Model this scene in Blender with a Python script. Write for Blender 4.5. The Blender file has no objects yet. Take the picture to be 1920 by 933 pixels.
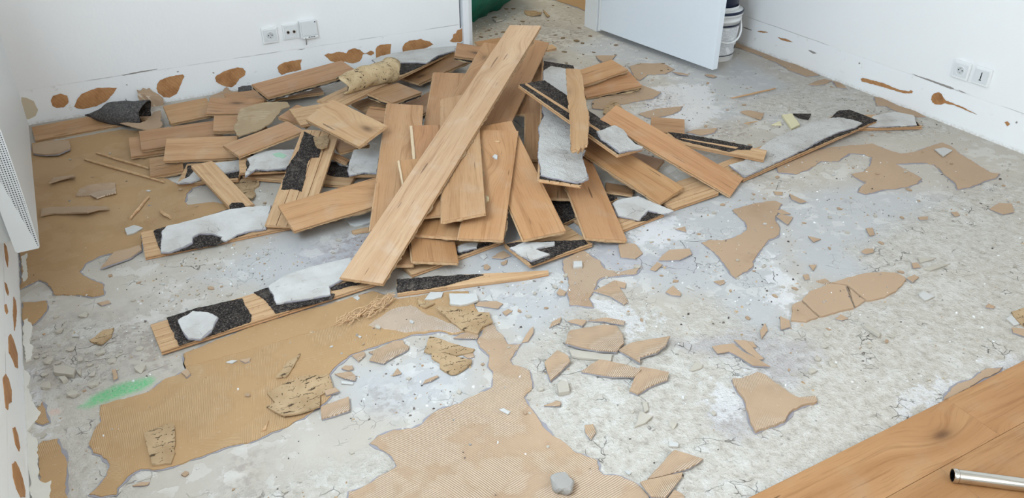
import bpy, bmesh, math, random
import numpy as np
from mathutils import Vector, Matrix, noise

# ------------------------------------------------------------------ camera, light, exposure
CAM_F = 28.32113
CAM_H = 1.52711
CAM_R = [[0.8772, -0.4802, 0.0016], [-0.2503, -0.46, -0.8519], [0.4098, 0.7469, -0.5237]]
SC = bpy.context.scene
COL = SC.collection
cam = bpy.data.cameras.new('camera'); cam_ob = bpy.data.objects.new('camera', cam); COL.objects.link(cam_ob)
cam.sensor_width = 36.0; cam.lens = CAM_F; cam.clip_start = .02
_r, _d, _f = [Vector(v) for v in CAM_R]
cam_ob.matrix_world = Matrix(((_r.x, -_d.x, -_f.x, 0), (_r.y, -_d.y, -_f.y, 0), (_r.z, -_d.z, -_f.z, CAM_H), (0, 0, 0, 1)))
SC.camera = cam_ob

world = bpy.data.worlds.new('daylight'); SC.world = world; world.use_nodes = True
world.node_tree.nodes['Background'].inputs[0].default_value = (.62, .78, 1, 1)
world.node_tree.nodes['Background'].inputs[1].default_value = .25

def area(name, loc, aim, sx, sy, power, col):
    l = bpy.data.lights.new(name, 'AREA'); l.shape = 'RECTANGLE'; l.size = sx; l.size_y = sy; l.energy = power; l.color = col
    o = bpy.data.objects.new(name, l); COL.objects.link(o); o.location = loc
    o.rotation_euler = (Vector(aim) - Vector(loc)).to_track_quat('-Z', 'Y').to_euler()
    return o
area('window_daylight', (-.50, 1.05, 1.84), (3.6, 2.0, 1.5), 1.1, 2.3, 160, (.73, .87, 1))      # daylight through the left wall's window
area('rear_fill', (1.5, -1.52, 1.75), (1.6, 4.2, 1.5), 2.2, 1.6, 34, (1, .955, .88))  # unseen fill light added behind the camera, not a known window
area('hall_fill', (2.7, 5.4, 2.35), (2.7, 5.2, 0), .7, .7, 17, (1, .92, .74))  # unseen light added to brighten the hall floor, no lamp known there
SC.view_settings.view_transform = 'Standard'; SC.view_settings.look = 'None'
SC.view_settings.exposure = 0.18; SC.view_settings.gamma = 1.0; SC.view_settings.use_curve_mapping = False

PLANKS = [
('hero', 'U', [0.6192, 2.1518, 0.0636], [0.7209, 0.6619, 0.2055], [-0.6622, 0.7453, -0.0775], [-0.2044, -0.0802, 0.9756], 1.7665, 0.158, 'longest pale oak plank leaning across the top of the pile with a grain swirl', [1.16, 1.39, 1.78], None, []),  # tone lifted and cooled, sky sheen painted in; likewise on the other pale planks
('strip11', 'U', [1.5783, 2.3455, 0.2467], [0.5024, 0.8597, 0.0928], [-0.8588, 0.5086, -0.0621], [-0.1006, -0.0485, 0.9937], 0.7205, 0.068, 'narrow split oak strip with a splintered lower end lying on a foam-backed plank', [0.98, 1.04, 1.1], [[-0.0099, 0.0287], [0.3238, 0.0293], [0.7273, 0.0323], [0.7207, -0.0013], [0.7086, -0.0321], [0.5964, -0.0417], [0.4652, -0.0384], [0.3407, -0.044], [0.2832, -0.05], [0.1788, -0.0439], [0.0924, -0.0367], [0.0299, -0.0317], [0.0267, -0.0214], [-0.0094, -0.0137], [0.0075, -0.0063], [-0.02, 0.0048], [-0.0032, 0.0123]], []),
('foam12', 'D', [1.7037, 2.9274, 0.2993], [0.2127, -0.955, -0.2069], [0.9633, 0.2404, -0.1196], [0.164, -0.1738, 0.971], 0.6015, 0.158, 'dark foam-backed plank with a white compound lump at its lower right end', 1, None, [('foam', None), ('slat', [[0.0116, -0.0551], [0.0034, -0.038], [0.4304, -0.0075], [0.4381, -0.0256]]), ('crust', [[0.4403, -0.0383], [0.4418, -0.0058], [0.4339, 0.0445], [0.4309, 0.08], [0.4735, 0.0933], [0.5365, 0.0581], [0.5749, 0.0498], [0.6067, 0.0665], [0.6143, 0.0508], [0.5999, -0.0345], [0.6006, -0.0704], [0.5407, -0.0645], [0.4945, -0.0686]])]),
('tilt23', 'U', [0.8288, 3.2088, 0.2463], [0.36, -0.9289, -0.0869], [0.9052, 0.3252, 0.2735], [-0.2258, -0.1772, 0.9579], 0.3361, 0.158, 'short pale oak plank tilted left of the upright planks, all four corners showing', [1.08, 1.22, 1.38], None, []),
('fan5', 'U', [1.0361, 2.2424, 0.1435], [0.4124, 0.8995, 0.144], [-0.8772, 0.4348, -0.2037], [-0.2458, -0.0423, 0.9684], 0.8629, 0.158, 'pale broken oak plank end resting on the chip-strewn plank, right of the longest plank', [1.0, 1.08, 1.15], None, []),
('fan6', 'U', [1.0628, 2.163, 0.0884], [0.5438, 0.8146, 0.2018], [-0.8301, 0.5575, -0.0134], [-0.1234, -0.1603, 0.9793], 0.6556, 0.158, 'oak plank strewn with small white chips in the front fan', 1.0, None, []),
('comp10', 'D', [1.4364, 2.2494, 0.1794], [0.5187, 0.8549, 0.0029], [-0.847, 0.5134, 0.1375], [0.1161, -0.0738, 0.9905], 1.3224, 0.158, 'upside-down plank covered in rough grey-white compound under the narrow split strip', 1, None, [('foam', None), ('crust', [[1.1546, 0.0773], [1.243, 0.0379], [1.2396, -0.008], [1.2258, -0.0482], [0.7461, -0.0868], [0.2956, -0.0966], [0.2928, -0.103], [0.2322, -0.0861], [0.1532, -0.0941], [0.0952, -0.1005], [0.0428, -0.1047], [0.0135, -0.0816], [0.0008, -0.0553], [0.0125, 0.0444], [0.0209, 0.0732], [0.0791, 0.074], [0.1733, 0.087], [0.2983, 0.0859], [0.3624, 0.0825], [0.4305, 0.0892], [0.5128, 0.08], [0.5943, 0.0663], [0.6511, 0.0763], [1.0199, 0.0758]])]),
('long13', 'U', [1.9117, 2.633, 0.2291], [0.4943, -0.8019, -0.3356], [0.8601, 0.507, 0.0554], [0.1258, -0.316, 0.9404], 0.6227, 0.158, 'long oak plank with dark knots sloping down to the right floor', 1.08, None, []),
('right14', 'U', [1.7734, 2.5938, 0.1458], [0.2953, -0.9295, -0.2211], [0.9553, 0.2837, 0.0833], [-0.0147, -0.2358, 0.9717], 0.4582, 0.158, 'brownish oak plank just below the long right-sloping plank', 0.95, None, []),
('fan8', 'U', [1.2802, 2.0926, 0.0792], [0.2146, 0.9575, 0.1928], [-0.9687, 0.2338, -0.083], [-0.1246, -0.1689, 0.9777], 0.7129, 0.158, 'fan plank with a pointed lower end right of the chip-strewn plank', 0.98, None, []),
('fan9', 'U', [1.4965, 2.0178, 0.0409], [0.3294, 0.936, 0.1241], [-0.9345, 0.3045, 0.1842], [0.1346, -0.1766, 0.975], 0.7265, 0.158, 'rightmost fan plank with a knot near its square lower end', 0.99, None, []),
('back2', 'U', [1.3238, 2.7003, 0.1547], [0.6533, 0.7536, 0.0734], [-0.7544, 0.6396, 0.148], [0.0645, -0.1521, 0.9863], 1.2189, 0.158, 'oak plank directly under the top of the longest plank on its right', 0.95, None, []),
('back28', 'U', [1.4475, 3.0951, 0.1641], [0.6258, 0.7784, 0.0504], [-0.779, 0.6205, 0.0902], [0.0389, -0.0957, 0.9947], 0.8361, 0.158, 'oak plank running parallel to the longest plank on its upper left', 0.95, None, []),
('mid7', 'U', [1.2812, 2.5528, 0.1091], [0.5089, 0.8557, 0.0941], [-0.86, 0.5102, 0.0118], [-0.0379, -0.0869, 0.9955], 0.5129, 0.158, 'darker plank end with a grey knot peeping out behind the chip-strewn plank', 0.8, None, []),
('mid26', 'U', [0.958, 2.3513, 0.1163], [0.2839, 0.9455, 0.1595], [-0.958, 0.2866, 0.0063], [-0.0398, -0.1545, 0.9872], 0.3663, 0.158, 'short plank with a pale edge just left of the longest plank', 1.0, None, []),
('mid25', 'U', [1.0261, 2.4387, 0.1138], [0.3542, 0.9225, 0.1536], [-0.9346, 0.355, 0.0228], [-0.0335, -0.1517, 0.9879], 0.539, 0.158, 'plank with a thin pale left edge overlapping the knotted upright plank', 0.98, None, []),
('mid24', 'U', [0.8161, 2.3681, 0.0836], [0.4297, 0.8915, 0.1432], [-0.9027, 0.4204, 0.0913], [0.0212, -0.1685, 0.9855], 0.8957, 0.158, 'wide upright oak plank with one round knot left of the longest plank', [1.03, 1.07, 1.14], None, []),
('mid27', 'U', [1.1681, 2.7522, 0.1212], [0.4694, 0.8806, 0.065], [-0.883, 0.4676, 0.0404], [0.0052, -0.0764, 0.9971], 0.8868, 0.158, 'upright plank with a bright left edge behind the knotted upright plank', 1.02, None, []),
('low59', 'U', [0.9413, 2.2734, 0.0783], [0.5333, 0.8449, 0.0408], [-0.8457, 0.5314, 0.0501], [0.0206, -0.0612, 0.9979], 0.5699, 0.158, 'plank end with a ragged bottom under the pale broken plank', 0.92, None, []),
('low60', 'U', [0.8855, 2.1532, 0.0554], [0.3377, 0.9412, 0.0057], [-0.9316, 0.3333, 0.1451], [0.1347, -0.0543, 0.9894], 0.421, 0.158, 'lowest oak plank end at the front of the pile below the longest plank', 0.9, None, []),
('low61', 'U', [0.7465, 2.2186, 0.0474], [0.4258, 0.9048, 0.0084], [-0.9048, 0.4257, 0.0133], [0.0085, -0.0132, 0.9999], 0.235, 0.158, 'sliver of plank end left of the lowest plank end', 0.8, None, []),
('mid4', 'U', [1.5744, 2.5919, 0.0982], [0.4905, 0.864, 0.1138], [-0.87, 0.493, 0.007], [-0.05, -0.1024, 0.9935], 0.3988, 0.158, 'narrow orange-brown plank left of the compound-covered upright plank', 0.85, None, []),
('mid3', 'U', [1.6931, 2.9815, 0.1403], [0.5203, 0.8515, 0.0657], [-0.8534, 0.5213, 0.0021], [-0.0325, -0.0572, 0.9978], 0.6741, 0.158, 'shaded brown plank between the longest plank and the dark foam-backed plank', 0.75, None, []),  # shade is painted into this plank's low tone
('low62', 'U', [1.4592, 2.3493, 0.0639], [0.5231, 0.8504, 0.0567], [-0.8522, 0.5228, 0.0211], [-0.0117, -0.0594, 0.9982], 0.5493, 0.158, 'shaded plank end between the two right fan planks', 0.75, None, []),  # darker tone carries the shade between the fan planks
('front53', 'U', [0.5064, 2.6341, 0.0888], [0.9975, 0.0646, 0.0281], [-0.069, 0.9767, 0.2034], [-0.0143, -0.2048, 0.9787], 0.4355, 0.158, 'oak plank at the left front of the pile pointing left over the floor', [1.03, 1.07, 1.14], None, []),
('strip63', 'D', [0.3267, 3.2561, 0.0872], [0.2325, -0.953, -0.1944], [0.964, 0.2523, -0.0838], [0.1289, -0.168, 0.9773], 0.3469, 0.09, 'narrow tan strip with pitted glue and a foam scrap at its lower end', 1, None, [('foam', [[0.3179, -0.0406], [0.3084, -0.0269], [0.3265, 0.0104], [0.3501, 0.0091], [0.3598, -0.0159], [0.3507, -0.0507]])]),
('foam52', 'D', [0.5122, 2.6606, 0.0418], [0.4874, 0.8586, 0.1589], [-0.8719, 0.4883, 0.0361], [-0.0466, -0.1561, 0.9866], 0.6493, 0.158, 'upside-down plank with a long black foam strip left of the front plank', 1, None, [('foam', [[0.2165, 0.0716], [0.3562, 0.0827], [0.4961, 0.0614], [0.6305, 0.0698], [0.5705, -0.0216], [0.4434, -0.0286], [0.4415, -0.0006], [0.4179, 0.0076], [0.2078, -0.011], [0.2227, 0.0295]])]),
('d47', 'D', [0.7653, 3.3988, 0.1532], [0.9993, 0.0325, -0.0193], [-0.0299, 0.9923, 0.1206], [0.0231, -0.1199, 0.9925], 0.1936, 0.158, 'grooved underside of a plank under the short tilted plank', 1, None, []),
('left45', 'U', [0.4535, 3.2865, 0.1046], [0.9736, 0.2084, 0.0929], [-0.2057, 0.9779, -0.038], [-0.0988, 0.0179, 0.9949], 0.3069, 0.158, 'oak plank with a small knot crossing over the pale left plank', [1.03, 1.07, 1.14], None, []),
('u46', 'U', [0.7728, 3.5561, 0.1273], [0.6703, -0.7201, -0.1795], [0.7314, 0.682, -0.0046], [0.1257, -0.1282, 0.9838], 0.1457, 0.158, 'small plank corner under the grooved plank', 0.9, None, []),
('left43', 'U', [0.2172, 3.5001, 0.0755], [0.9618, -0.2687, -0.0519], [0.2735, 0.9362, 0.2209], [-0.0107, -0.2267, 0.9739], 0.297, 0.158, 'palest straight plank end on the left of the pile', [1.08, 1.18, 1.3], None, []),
('d50', 'D', [0.4661, 3.2077, 0.0783], [0.9767, -0.1985, -0.0818], [0.2066, 0.9727, 0.106], [0.0585, -0.1204, 0.991], 0.2706, 0.158, 'upside-down plank with green-tinged white compound', 1, None, [('foam', [[0.046, 0.0666], [0.0622, 0.0773], [0.2347, 0.0607], [0.1961, -0.0861], [0.0274, -0.0814], [0.0306, 0.0078], [0.0507, 0.015]]), ('crust', [[0.02, -0.1286], [0.0254, -0.0945], [0.045, -0.0345], [0.0335, 0.0121], [0.0611, 0.0371], [0.0943, 0.0763], [0.1257, 0.0685], [0.1489, 0.0759], [0.2494, 0.0663], [0.2281, -0.0258], [0.206, -0.0781], [0.1525, -0.0815], [0.104, -0.0853], [0.0653, -0.0723], [0.0334, -0.1128]]), ('green', [[0.1331, 0.0377], [0.1698, 0.0455], [0.1952, 0.0176], [0.1757, -0.0019], [0.1496, 0.0127]])]),
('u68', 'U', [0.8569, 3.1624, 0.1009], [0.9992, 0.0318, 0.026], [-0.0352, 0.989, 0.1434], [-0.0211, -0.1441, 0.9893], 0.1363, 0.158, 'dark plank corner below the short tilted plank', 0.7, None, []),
('strip69', 'U', [0.7995, 3.1368, 0.0959], [0.7073, -0.5976, -0.3777], [0.6432, 0.7657, -0.0068], [0.2933, -0.2381, 0.9259], 0.1241, 0.035, 'thin batten under the dark plank corner', 0.85, None, []),
('d67', 'D', [0.8747, 2.9906, 0.0705], [0.9124, -0.4068, -0.0446], [0.409, 0.9023, 0.1363], [-0.0152, -0.1426, 0.9897], 0.2803, 0.158, 'upside-down plank with speckled white compound left of the knotted upright plank', 1, None, [('foam', [[-0.003, 0.003], [0.0065, 0.0887], [0.0951, 0.09], [0.0998, -0.0743], [0.0595, -0.0787], [0.0039, -0.0833]]), ('crust', [[-0.0044, -0.0009], [0.0067, 0.0936], [0.0573, 0.1032], [0.1144, 0.0865], [0.1096, -0.082], [0.0597, -0.0744], [0.0035, -0.0992], [-0.0058, -0.067]])]),
('d65', 'D', [0.5141, 3.2472, 0.025], [0.7943, -0.6075, -0.0114], [0.6076, 0.7941, 0.0167], [-0.0011, -0.0202, 0.9998], 0.4607, 0.158, 'foam-covered plank edge lying low behind the front plank', 1, None, [('foam', [[0.2584, 0.1169], [0.3338, 0.1301], [0.3637, 0.0866], [0.402, 0.0826], [0.4377, -0.0098], [0.3792, -0.0149], [0.2933, 0.0216]]), ('crust', [[0.2371, 0.1914], [0.2745, 0.1866], [0.4001, 0.0982], [0.4062, 0.0726], [0.3663, 0.0816], [0.3418, 0.1096], [0.272, 0.1029]])]),
('d51', 'D', [0.2496, 3.3352, 0.0233], [0.8959, -0.4401, 0.0606], [0.434, 0.8962, 0.0921], [-0.0948, -0.0562, 0.9939], 0.2512, 0.158, 'upside-down plank with white compound under the palest left plank', 1, None, [('foam', [[0.0092, 0.0586], [0.0398, 0.0589], [0.0645, -0.0166], [0.0286, -0.0467]]), ('crust', [[0.0091, -0.0913], [0.0466, -0.0446], [0.0535, -0.0015], [0.099, -0.0692], [0.0682, -0.0908]]), ('crust', [[0.1057, 0.0499], [0.2308, 0.0598], [0.2483, -0.0198], [0.1825, -0.0354]]), ('foam', [[0.1605, -0.0299], [0.201, -0.0044], [0.2404, -0.0144], [0.2525, -0.0689], [0.2157, -0.0681]])]),
('top36', 'U', [0.7248, 3.8861, 0.123], [0.97, 0.2429, 0.0093], [-0.2417, 0.9593, 0.1458], [0.0265, -0.1437, 0.9893], 0.5186, 0.158, 'wide oak plank on top at the back left near the wall', [0.948, 0.984, 1.049], None, []),
('u38', 'U', [0.4748, 3.8897, 0.0929], [0.9461, -0.3147, -0.0767], [0.322, 0.9391, 0.1198], [0.0344, -0.138, 0.9898], 0.2571, 0.158, 'oak plank end in the middle of the left stack', [0.948, 0.984, 1.049], None, []),
('u40', 'U', [0.4565, 3.679, 0.0821], [0.9697, -0.23, -0.0821], [0.236, 0.9691, 0.0719], [0.0631, -0.0891, 0.994], 0.2348, 0.158, 'short plank end directly below the middle of the left stack', [1.03, 1.07, 1.14], None, []),
('u37', 'U', [0.2895, 3.9483, 0.0608], [0.9995, 0.0274, 0.0124], [-0.0294, 0.9746, 0.2221], [-0.006, -0.2224, 0.9749], 0.2053, 0.158, 'oak plank end nearest the rolled grey foam by the back wall', [0.978, 1.016, 1.083], None, []),
('u39', 'U', [0.5841, 4.0406, 0.0531], [0.9957, -0.0918, -0.0123], [0.092, 0.9957, 0.0101], [0.0113, -0.0112, 0.9999], 0.4717, 0.158, 'plank mostly hidden behind the left stack by the back wall', [0.948, 0.984, 1.049], None, []),
('u41', 'U', [0.1379, 3.6942, 0.0588], [0.9957, -0.0923, -0.008], [0.0923, 0.98, 0.1764], [-0.0084, -0.1763, 0.9843], 0.3474, 0.158, 'brown-grey plank end, second from the bottom at the far left of the pile', [0.845, 0.877, 0.935], None, []),
('u44', 'U', [0.139, 3.4552, 0.0284], [0.9892, -0.1428, 0.0325], [0.1394, 0.9862, 0.0897], [-0.0449, -0.0842, 0.9954], 0.1337, 0.158, 'low plank end on the tan adhesive under the palest left plank', [0.875, 0.909, 0.969], None, []),
('u42', 'U', [0.0896, 3.6869, 0.0398], [0.996, -0.0827, -0.033], [0.0871, 0.9823, 0.1659], [0.0187, -0.1681, 0.9856], 0.336, 0.158, 'lowest plank end at the far left of the pile', [0.906, 0.942, 1.003], None, []),
('u33', 'U', [1.1845, 3.4556, 0.1477], [0.8977, 0.4368, -0.0574], [-0.4313, 0.8979, 0.0877], [0.0898, -0.0539, 0.9945], 0.2113, 0.158, 'dusty brown plank with dark foam under it behind the upright planks', [0.824, 0.856, 0.912], None, []),
('u48', 'U', [1.095, 3.4001, 0.1095], [0.8518, -0.5127, -0.1074], [0.5166, 0.8562, 0.01], [0.0868, -0.064, 0.9942], 0.1691, 0.158, 'plank corner hidden behind the left edge of the knotted upright plank', [0.978, 1.016, 1.083], None, []),
('d34', 'D', [0.9607, 3.4831, 0.1586], [0.7781, 0.6241, -0.0718], [-0.6274, 0.7778, -0.0383], [0.032, 0.0748, 0.9967], 1.129, 0.158, 'upside-down plank covered with white compound along the back wall', 1, None, [('foam', [[0.555, 0.0939], [0.7324, 0.0899], [0.8189, 0.0013], [1.1497, -0.0577], [1.0882, -0.088], [0.7206, -0.0789], [0.5699, -0.0692], [0.4915, -0.0487]]), ('crust', [[0.7251, 0.2234], [0.8129, 0.2199], [0.8986, 0.185], [1.0191, 0.1097], [1.1064, 0.0199], [1.1781, -0.0584], [1.0766, -0.1011], [0.9437, -0.0637], [0.7664, -0.0883], [0.7685, -0.0266], [0.7149, 0.0792], [0.5983, 0.0855]])]),
('u29', 'U', [1.7827, 3.8829, 0.1705], [0.8536, -0.4985, -0.1513], [0.5172, 0.8459, 0.1304], [0.063, -0.1895, 0.9799], 0.2281, 0.158, 'short plank end near the door jamb', 0.9, None, []),
('u32', 'U', [1.4843, 3.8465, 0.0604], [0.9129, 0.4072, 0.0286], [-0.4078, 0.9129, 0.02], [-0.018, -0.0299, 0.9994], 0.456, 0.158, 'large shaded plank in the back of the pile in front of the white compound plank', 0.7, None, []),  # tone lowered to put the shade it lies in into the colour
('d49', 'D', [1.1243, 3.5928, 0.0607], [0.979, 0.1998, 0.0393], [-0.2, 0.9798, 0.0016], [-0.0382, -0.0094, 0.9992], 0.2189, 0.158, 'grooved plank underside behind the short tilted plank', 1, None, []),
('u30', 'U', [2.0583, 4.1637, 0.07], [0.9839, -0.1673, 0.0633], [0.1673, 0.9859, 0.0051], [-0.0632, 0.0056, 0.998], 0.1618, 0.158, 'plank corner behind the left top of the longest plank', 0.9, None, []),
('strip31', 'D', [2.3028, 3.9804, 0.0528], [0.977, -0.1904, 0.0963], [0.1905, 0.9817, 0.0077], [-0.096, 0.0108, 0.9953], 0.1511, 0.07, 'thin dark strip end poking out right of the longest plank toward the doorway', 1, None, []),
('r21', 'U', [2.2281, 3.4377, 0.0534], [0.9919, -0.0042, 0.127], [-0.0047, 0.9976, 0.0693], [-0.127, -0.0694, 0.9895], 0.3242, 0.158, 'upper plank of the pair at the upper right of the pile', 1.0, None, []),
('r22', 'U', [2.251, 3.3602, 0.0291], [0.9825, -0.1662, 0.084], [0.1495, 0.973, 0.1756], [-0.1109, -0.1599, 0.9809], 0.3174, 0.158, 'lower plank of the pair at the upper right of the pile', 0.96, None, []),
('d75', 'D', [1.6847, 3.1391, 0.1272], [0.6479, -0.4473, -0.6165], [0.5759, 0.8174, 0.0121], [0.4985, -0.3629, 0.7872], 0.1214, 0.1, 'grey compound on a plank hidden in a gap right of the longest plank', 1, None, [('crust', [[-0.0116, -0.0136], [0.0196, 0.0442], [0.0447, 0.0091], [0.1092, 0.003], [0.1175, -0.0884], [0.0379, -0.0817]])]),
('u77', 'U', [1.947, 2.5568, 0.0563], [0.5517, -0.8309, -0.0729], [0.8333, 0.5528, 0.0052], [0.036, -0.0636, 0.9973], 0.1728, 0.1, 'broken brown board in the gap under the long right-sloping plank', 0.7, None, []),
('strip74', 'U', [1.7296, 2.3648, 0.0399], [0.8168, -0.5637, -0.1229], [0.5672, 0.8236, -0.0081], [0.1058, -0.0631, 0.9924], 0.1088, 0.07, 'dark broken board on the floor between the right fan planks', 0.5, None, []),  # brown board, its shade put into the very low tone
('strip19', 'D', [2.2134, 2.6004, 0.067], [0.6196, -0.7844, -0.0296], [0.7827, 0.6145, 0.0994], [-0.0597, -0.0848, 0.9946], 0.4375, 0.085, 'foam-backed wood strip lying on the floor right of the long right-sloping plank', 1, None, [('foam', [[0.0015, 0.0338], [0.0849, 0.0457], [0.3749, 0.0466], [0.3701, 0.019], [0.3166, -0.0027], [0.289, -0.0343], [0.0794, -0.0155], [0.0461, -0.0023]]), ('slat', [[0.0669, -0.0062], [0.0753, 0.0004], [0.3184, 0.0118], [0.3116, -0.0033]])]),
('u20', 'U', [2.2861, 2.8032, 0.036], [0.7866, -0.6174, -0.0093], [0.6171, 0.7854, 0.0488], [-0.0228, -0.0442, 0.9988], 0.1577, 0.158, 'small square plank offcut behind the long right-sloping plank', 0.9, None, []),
('d15', 'D', [1.875, 2.1978, 0.0181], [0.9989, 0.039, 0.0269], [-0.0398, 0.9988, 0.0301], [-0.0257, -0.0311, 0.9992], 0.2404, 0.158, 'grooved bare plank underside flat on the floor at the right of the pile', 1, None, []),
('d16', 'D', [1.4978, 2.1442, 0.018], [0.994, 0.1089, 0.005], [-0.109, 0.9937, 0.0251], [-0.0022, -0.0255, 0.9997], 0.3176, 0.158, 'flat upside-down plank with smooth grey compound right of the fan', 1, None, [('foam', [[0.2038, 0.0665], [0.3175, 0.0436], [0.3019, -0.0794], [0.2246, -0.0817], [0.1849, -0.0631]]), ('crust', [[0.1911, 0.0792], [0.2232, 0.0896], [0.3139, 0.0667], [0.3217, 0.0238], [0.3475, -0.0979], [0.3034, -0.0887], [0.2712, -0.0367], [0.2244, -0.056], [0.1941, -0.0705], [0.1467, -0.0041]])]),
('d17', 'D', [2.2827, 2.2548, 0.0203], [0.9895, 0.1428, 0.0229], [-0.1431, 0.9896, 0.0162], [-0.0204, -0.0193, 0.9996], 0.9699, 0.158, 'long upside-down compound-covered plank stretching toward the right wall', 1, None, [('foam', [[0.029, -0.0676], [0.3787, -0.0625], [0.7175, 0.0408], [0.9167, 0.0955], [0.97, 0.0686], [0.9643, -0.0827], [0.867, -0.0806], [0.5519, -0.0759]]), ('crust', [[0.0076, -0.0787], [0.0377, 0.0323], [0.1166, 0.0162], [0.3739, 0.0781], [0.569, 0.0805], [0.7422, 0.0808], [0.8315, 0.0392], [0.8546, -0.0065], [0.8659, -0.0644], [0.8004, -0.0726], [0.6934, -0.0552], [0.5784, -0.0554], [0.4654, -0.0665], [0.3641, -0.0716], [0.1909, -0.075]])]),
('d18', 'D', [3.1363, 2.425, 0.0149], [0.8942, -0.4474, 0.0154], [0.4474, 0.8943, 0.0059], [-0.0164, 0.0016, 0.9999], 0.3635, 0.158, 'short upside-down compound-covered plank nearest the right wall', 1, None, [('foam', [[0.0688, -0.0687], [0.1816, 0.0151], [0.3626, 0.0259], [0.3532, -0.0725], [0.1947, -0.0818]]), ('crust', [[0.0686, -0.0761], [0.1823, 0.0428], [0.3022, 0.0823], [0.3715, 0.0296], [0.3347, -0.0786], [0.1361, -0.0874]])]),
('f3', 'D', [1.3921, 2.288, 0.0196], [0.9732, 0.2299, -0.0047], [-0.2297, 0.973, 0.0233], [0.0099, -0.0216, 0.9997], 0.3368, 0.158, 'black foam-backed plank low in the hollow between the two right fan planks', 0.8, None, [('foam', None)]),
('f2', 'U', [1.1308, 3.4, 0.0296], [0.8955, 0.4447, 0.0162], [-0.4449, 0.8956, 0.0061], [-0.0118, -0.0127, 0.9999], 0.6587, 0.158, 'dark filler plank added deep in the gap behind the upright planks', 0.75, None, []),  # filler added to darken the gap
('d58', 'D', [1.1678, 2.0913, 0.0328], [0.9944, 0.1004, -0.034], [-0.0997, 0.9948, 0.0231], [0.0362, -0.0195, 0.9992], 0.2768, 0.158, 'foam-patched upside-down plank under the ends of the fan planks', 1, None, [('foam', [[0.0032, 0.07], [0.0497, 0.0604], [0.1826, -0.0085], [0.2645, -0.0475], [0.2602, -0.072], [0.0028, -0.087], [0.0069, -0.0648]]), ('crust', [[-0.007, 0.0345], [0.0177, 0.0357], [0.0555, 0.0417], [0.1543, -0.0118], [0.1427, -0.0272], [0.0778, -0.0154], [0.0644, -0.0205], [0.0891, -0.0693], [0.0279, -0.071], [0.0083, -0.0719], [0.003, -0.0396]])]),
('d56', 'D', [0.7934, 2.2502, 0.0172], [0.9928, 0.1201, 0.0002], [-0.1201, 0.9928, 0.0027], [0.0001, -0.0027, 1.0], 0.3883, 0.158, 'low upside-down plank under the front plank ends of the pile', 1, None, [('foam', [[0.1954, -0.0537], [0.2147, -0.0306], [0.328, -0.0545], [0.3631, -0.0746], [0.1939, -0.0708]]), ('crust', [[0.216, -0.0289], [0.249, -0.0289], [0.2891, -0.0479], [0.2669, -0.0743], [0.2011, -0.0599]])]),
('strip57', 'D', [0.7299, 2.1255, 0.0187], [0.9631, -0.2691, -0.0011], [0.2675, 0.9569, 0.1128], [-0.0293, -0.109, 0.9936], 0.516, 0.055, 'tapering foam-backed wood strip alone in front of the pile', 1, [[0.0027, 0.0383], [0.1402, 0.0286], [0.2769, 0.0134], [0.3929, -0.0005], [0.5179, -0.0132], [0.5159, -0.0274], [0.4405, -0.0359], [0.2748, -0.0347], [0.1301, -0.037], [-0.0026, -0.0383]], [('foam', [[0.0038, 0.0332], [0.1545, 0.0223], [0.276, 0.0087], [0.2945, 0.0011], [0.2273, -0.0128], [0.156, -0.0293], [0.112, -0.0319], [-0.0019, -0.0333]])]),
('d55', 'D', [-0.0142, 2.2163, 0.0193], [0.9984, 0.0569, 0.0003], [-0.0569, 0.9982, -0.0186], [-0.0014, 0.0186, 0.9998], 0.7231, 0.158, 'long upside-down plank in front with a round white compound patch on black foam', 1, None, [('foam', [[0.0504, 0.0853], [0.1457, 0.0894], [0.2814, 0.0646], [0.2772, 0.0153], [0.2789, -0.0463], [0.2652, -0.0767], [0.1553, -0.082], [0.0513, -0.081]]), ('foam', [[0.3238, 0.0802], [0.3729, 0.0813], [0.373, 0.0164], [0.5448, -0.0725], [0.5307, -0.0953], [0.3485, -0.0759], [0.3406, 0.0266]]), ('foam', [[0.5471, -0.025], [0.6157, -0.0301], [0.6756, -0.0459], [0.6363, -0.0601], [0.5446, -0.0453]]), ('crust', [[0.0773, 0.0402], [0.1277, 0.067], [0.1668, 0.032], [0.1849, -0.0092], [0.152, -0.0648], [0.1126, -0.0949], [0.0821, -0.0709], [0.0759, 0.0027]]), ('crust', [[0.3731, 0.0777], [0.442, 0.1122], [0.5417, 0.1183], [0.6705, 0.1021], [0.6651, 0.075], [0.6016, -0.0131], [0.5409, -0.03], [0.5285, -0.0762], [0.4516, -0.0586], [0.3635, -0.0332], [0.3717, 0.0244]])]),
('d54', 'D', [0.027, 2.8035, 0.0244], [0.9979, -0.0654, 0.0001], [0.065, 0.9915, 0.1129], [-0.0074, -0.1127, 0.9936], 0.7058, 0.158, 'upside-down plank with grey-white compound left of the pile on the tan adhesive', 1, None, [('foam', [[0.0435, 0.0674], [0.0748, 0.0767], [0.1227, 0.0801], [0.4521, 0.0903], [0.4379, -0.0402], [0.244, -0.0983], [0.1029, -0.0893], [0.053, -0.0799]]), ('crust', [[0.0715, 0.045], [0.0896, 0.07], [0.1402, 0.0724], [0.3227, 0.0979], [0.3925, 0.0887], [0.4677, 0.0719], [0.4207, -0.0726], [0.3584, -0.0649], [0.3174, -0.0704], [0.2734, -0.0973], [0.2594, -0.0796], [0.2671, -0.0668], [0.2329, -0.0327], [0.1904, -0.0164], [0.1659, -0.0332], [0.1621, -0.0627], [0.1272, -0.0797], [0.0773, -0.0925], [0.0545, -0.0816]])]),
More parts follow.
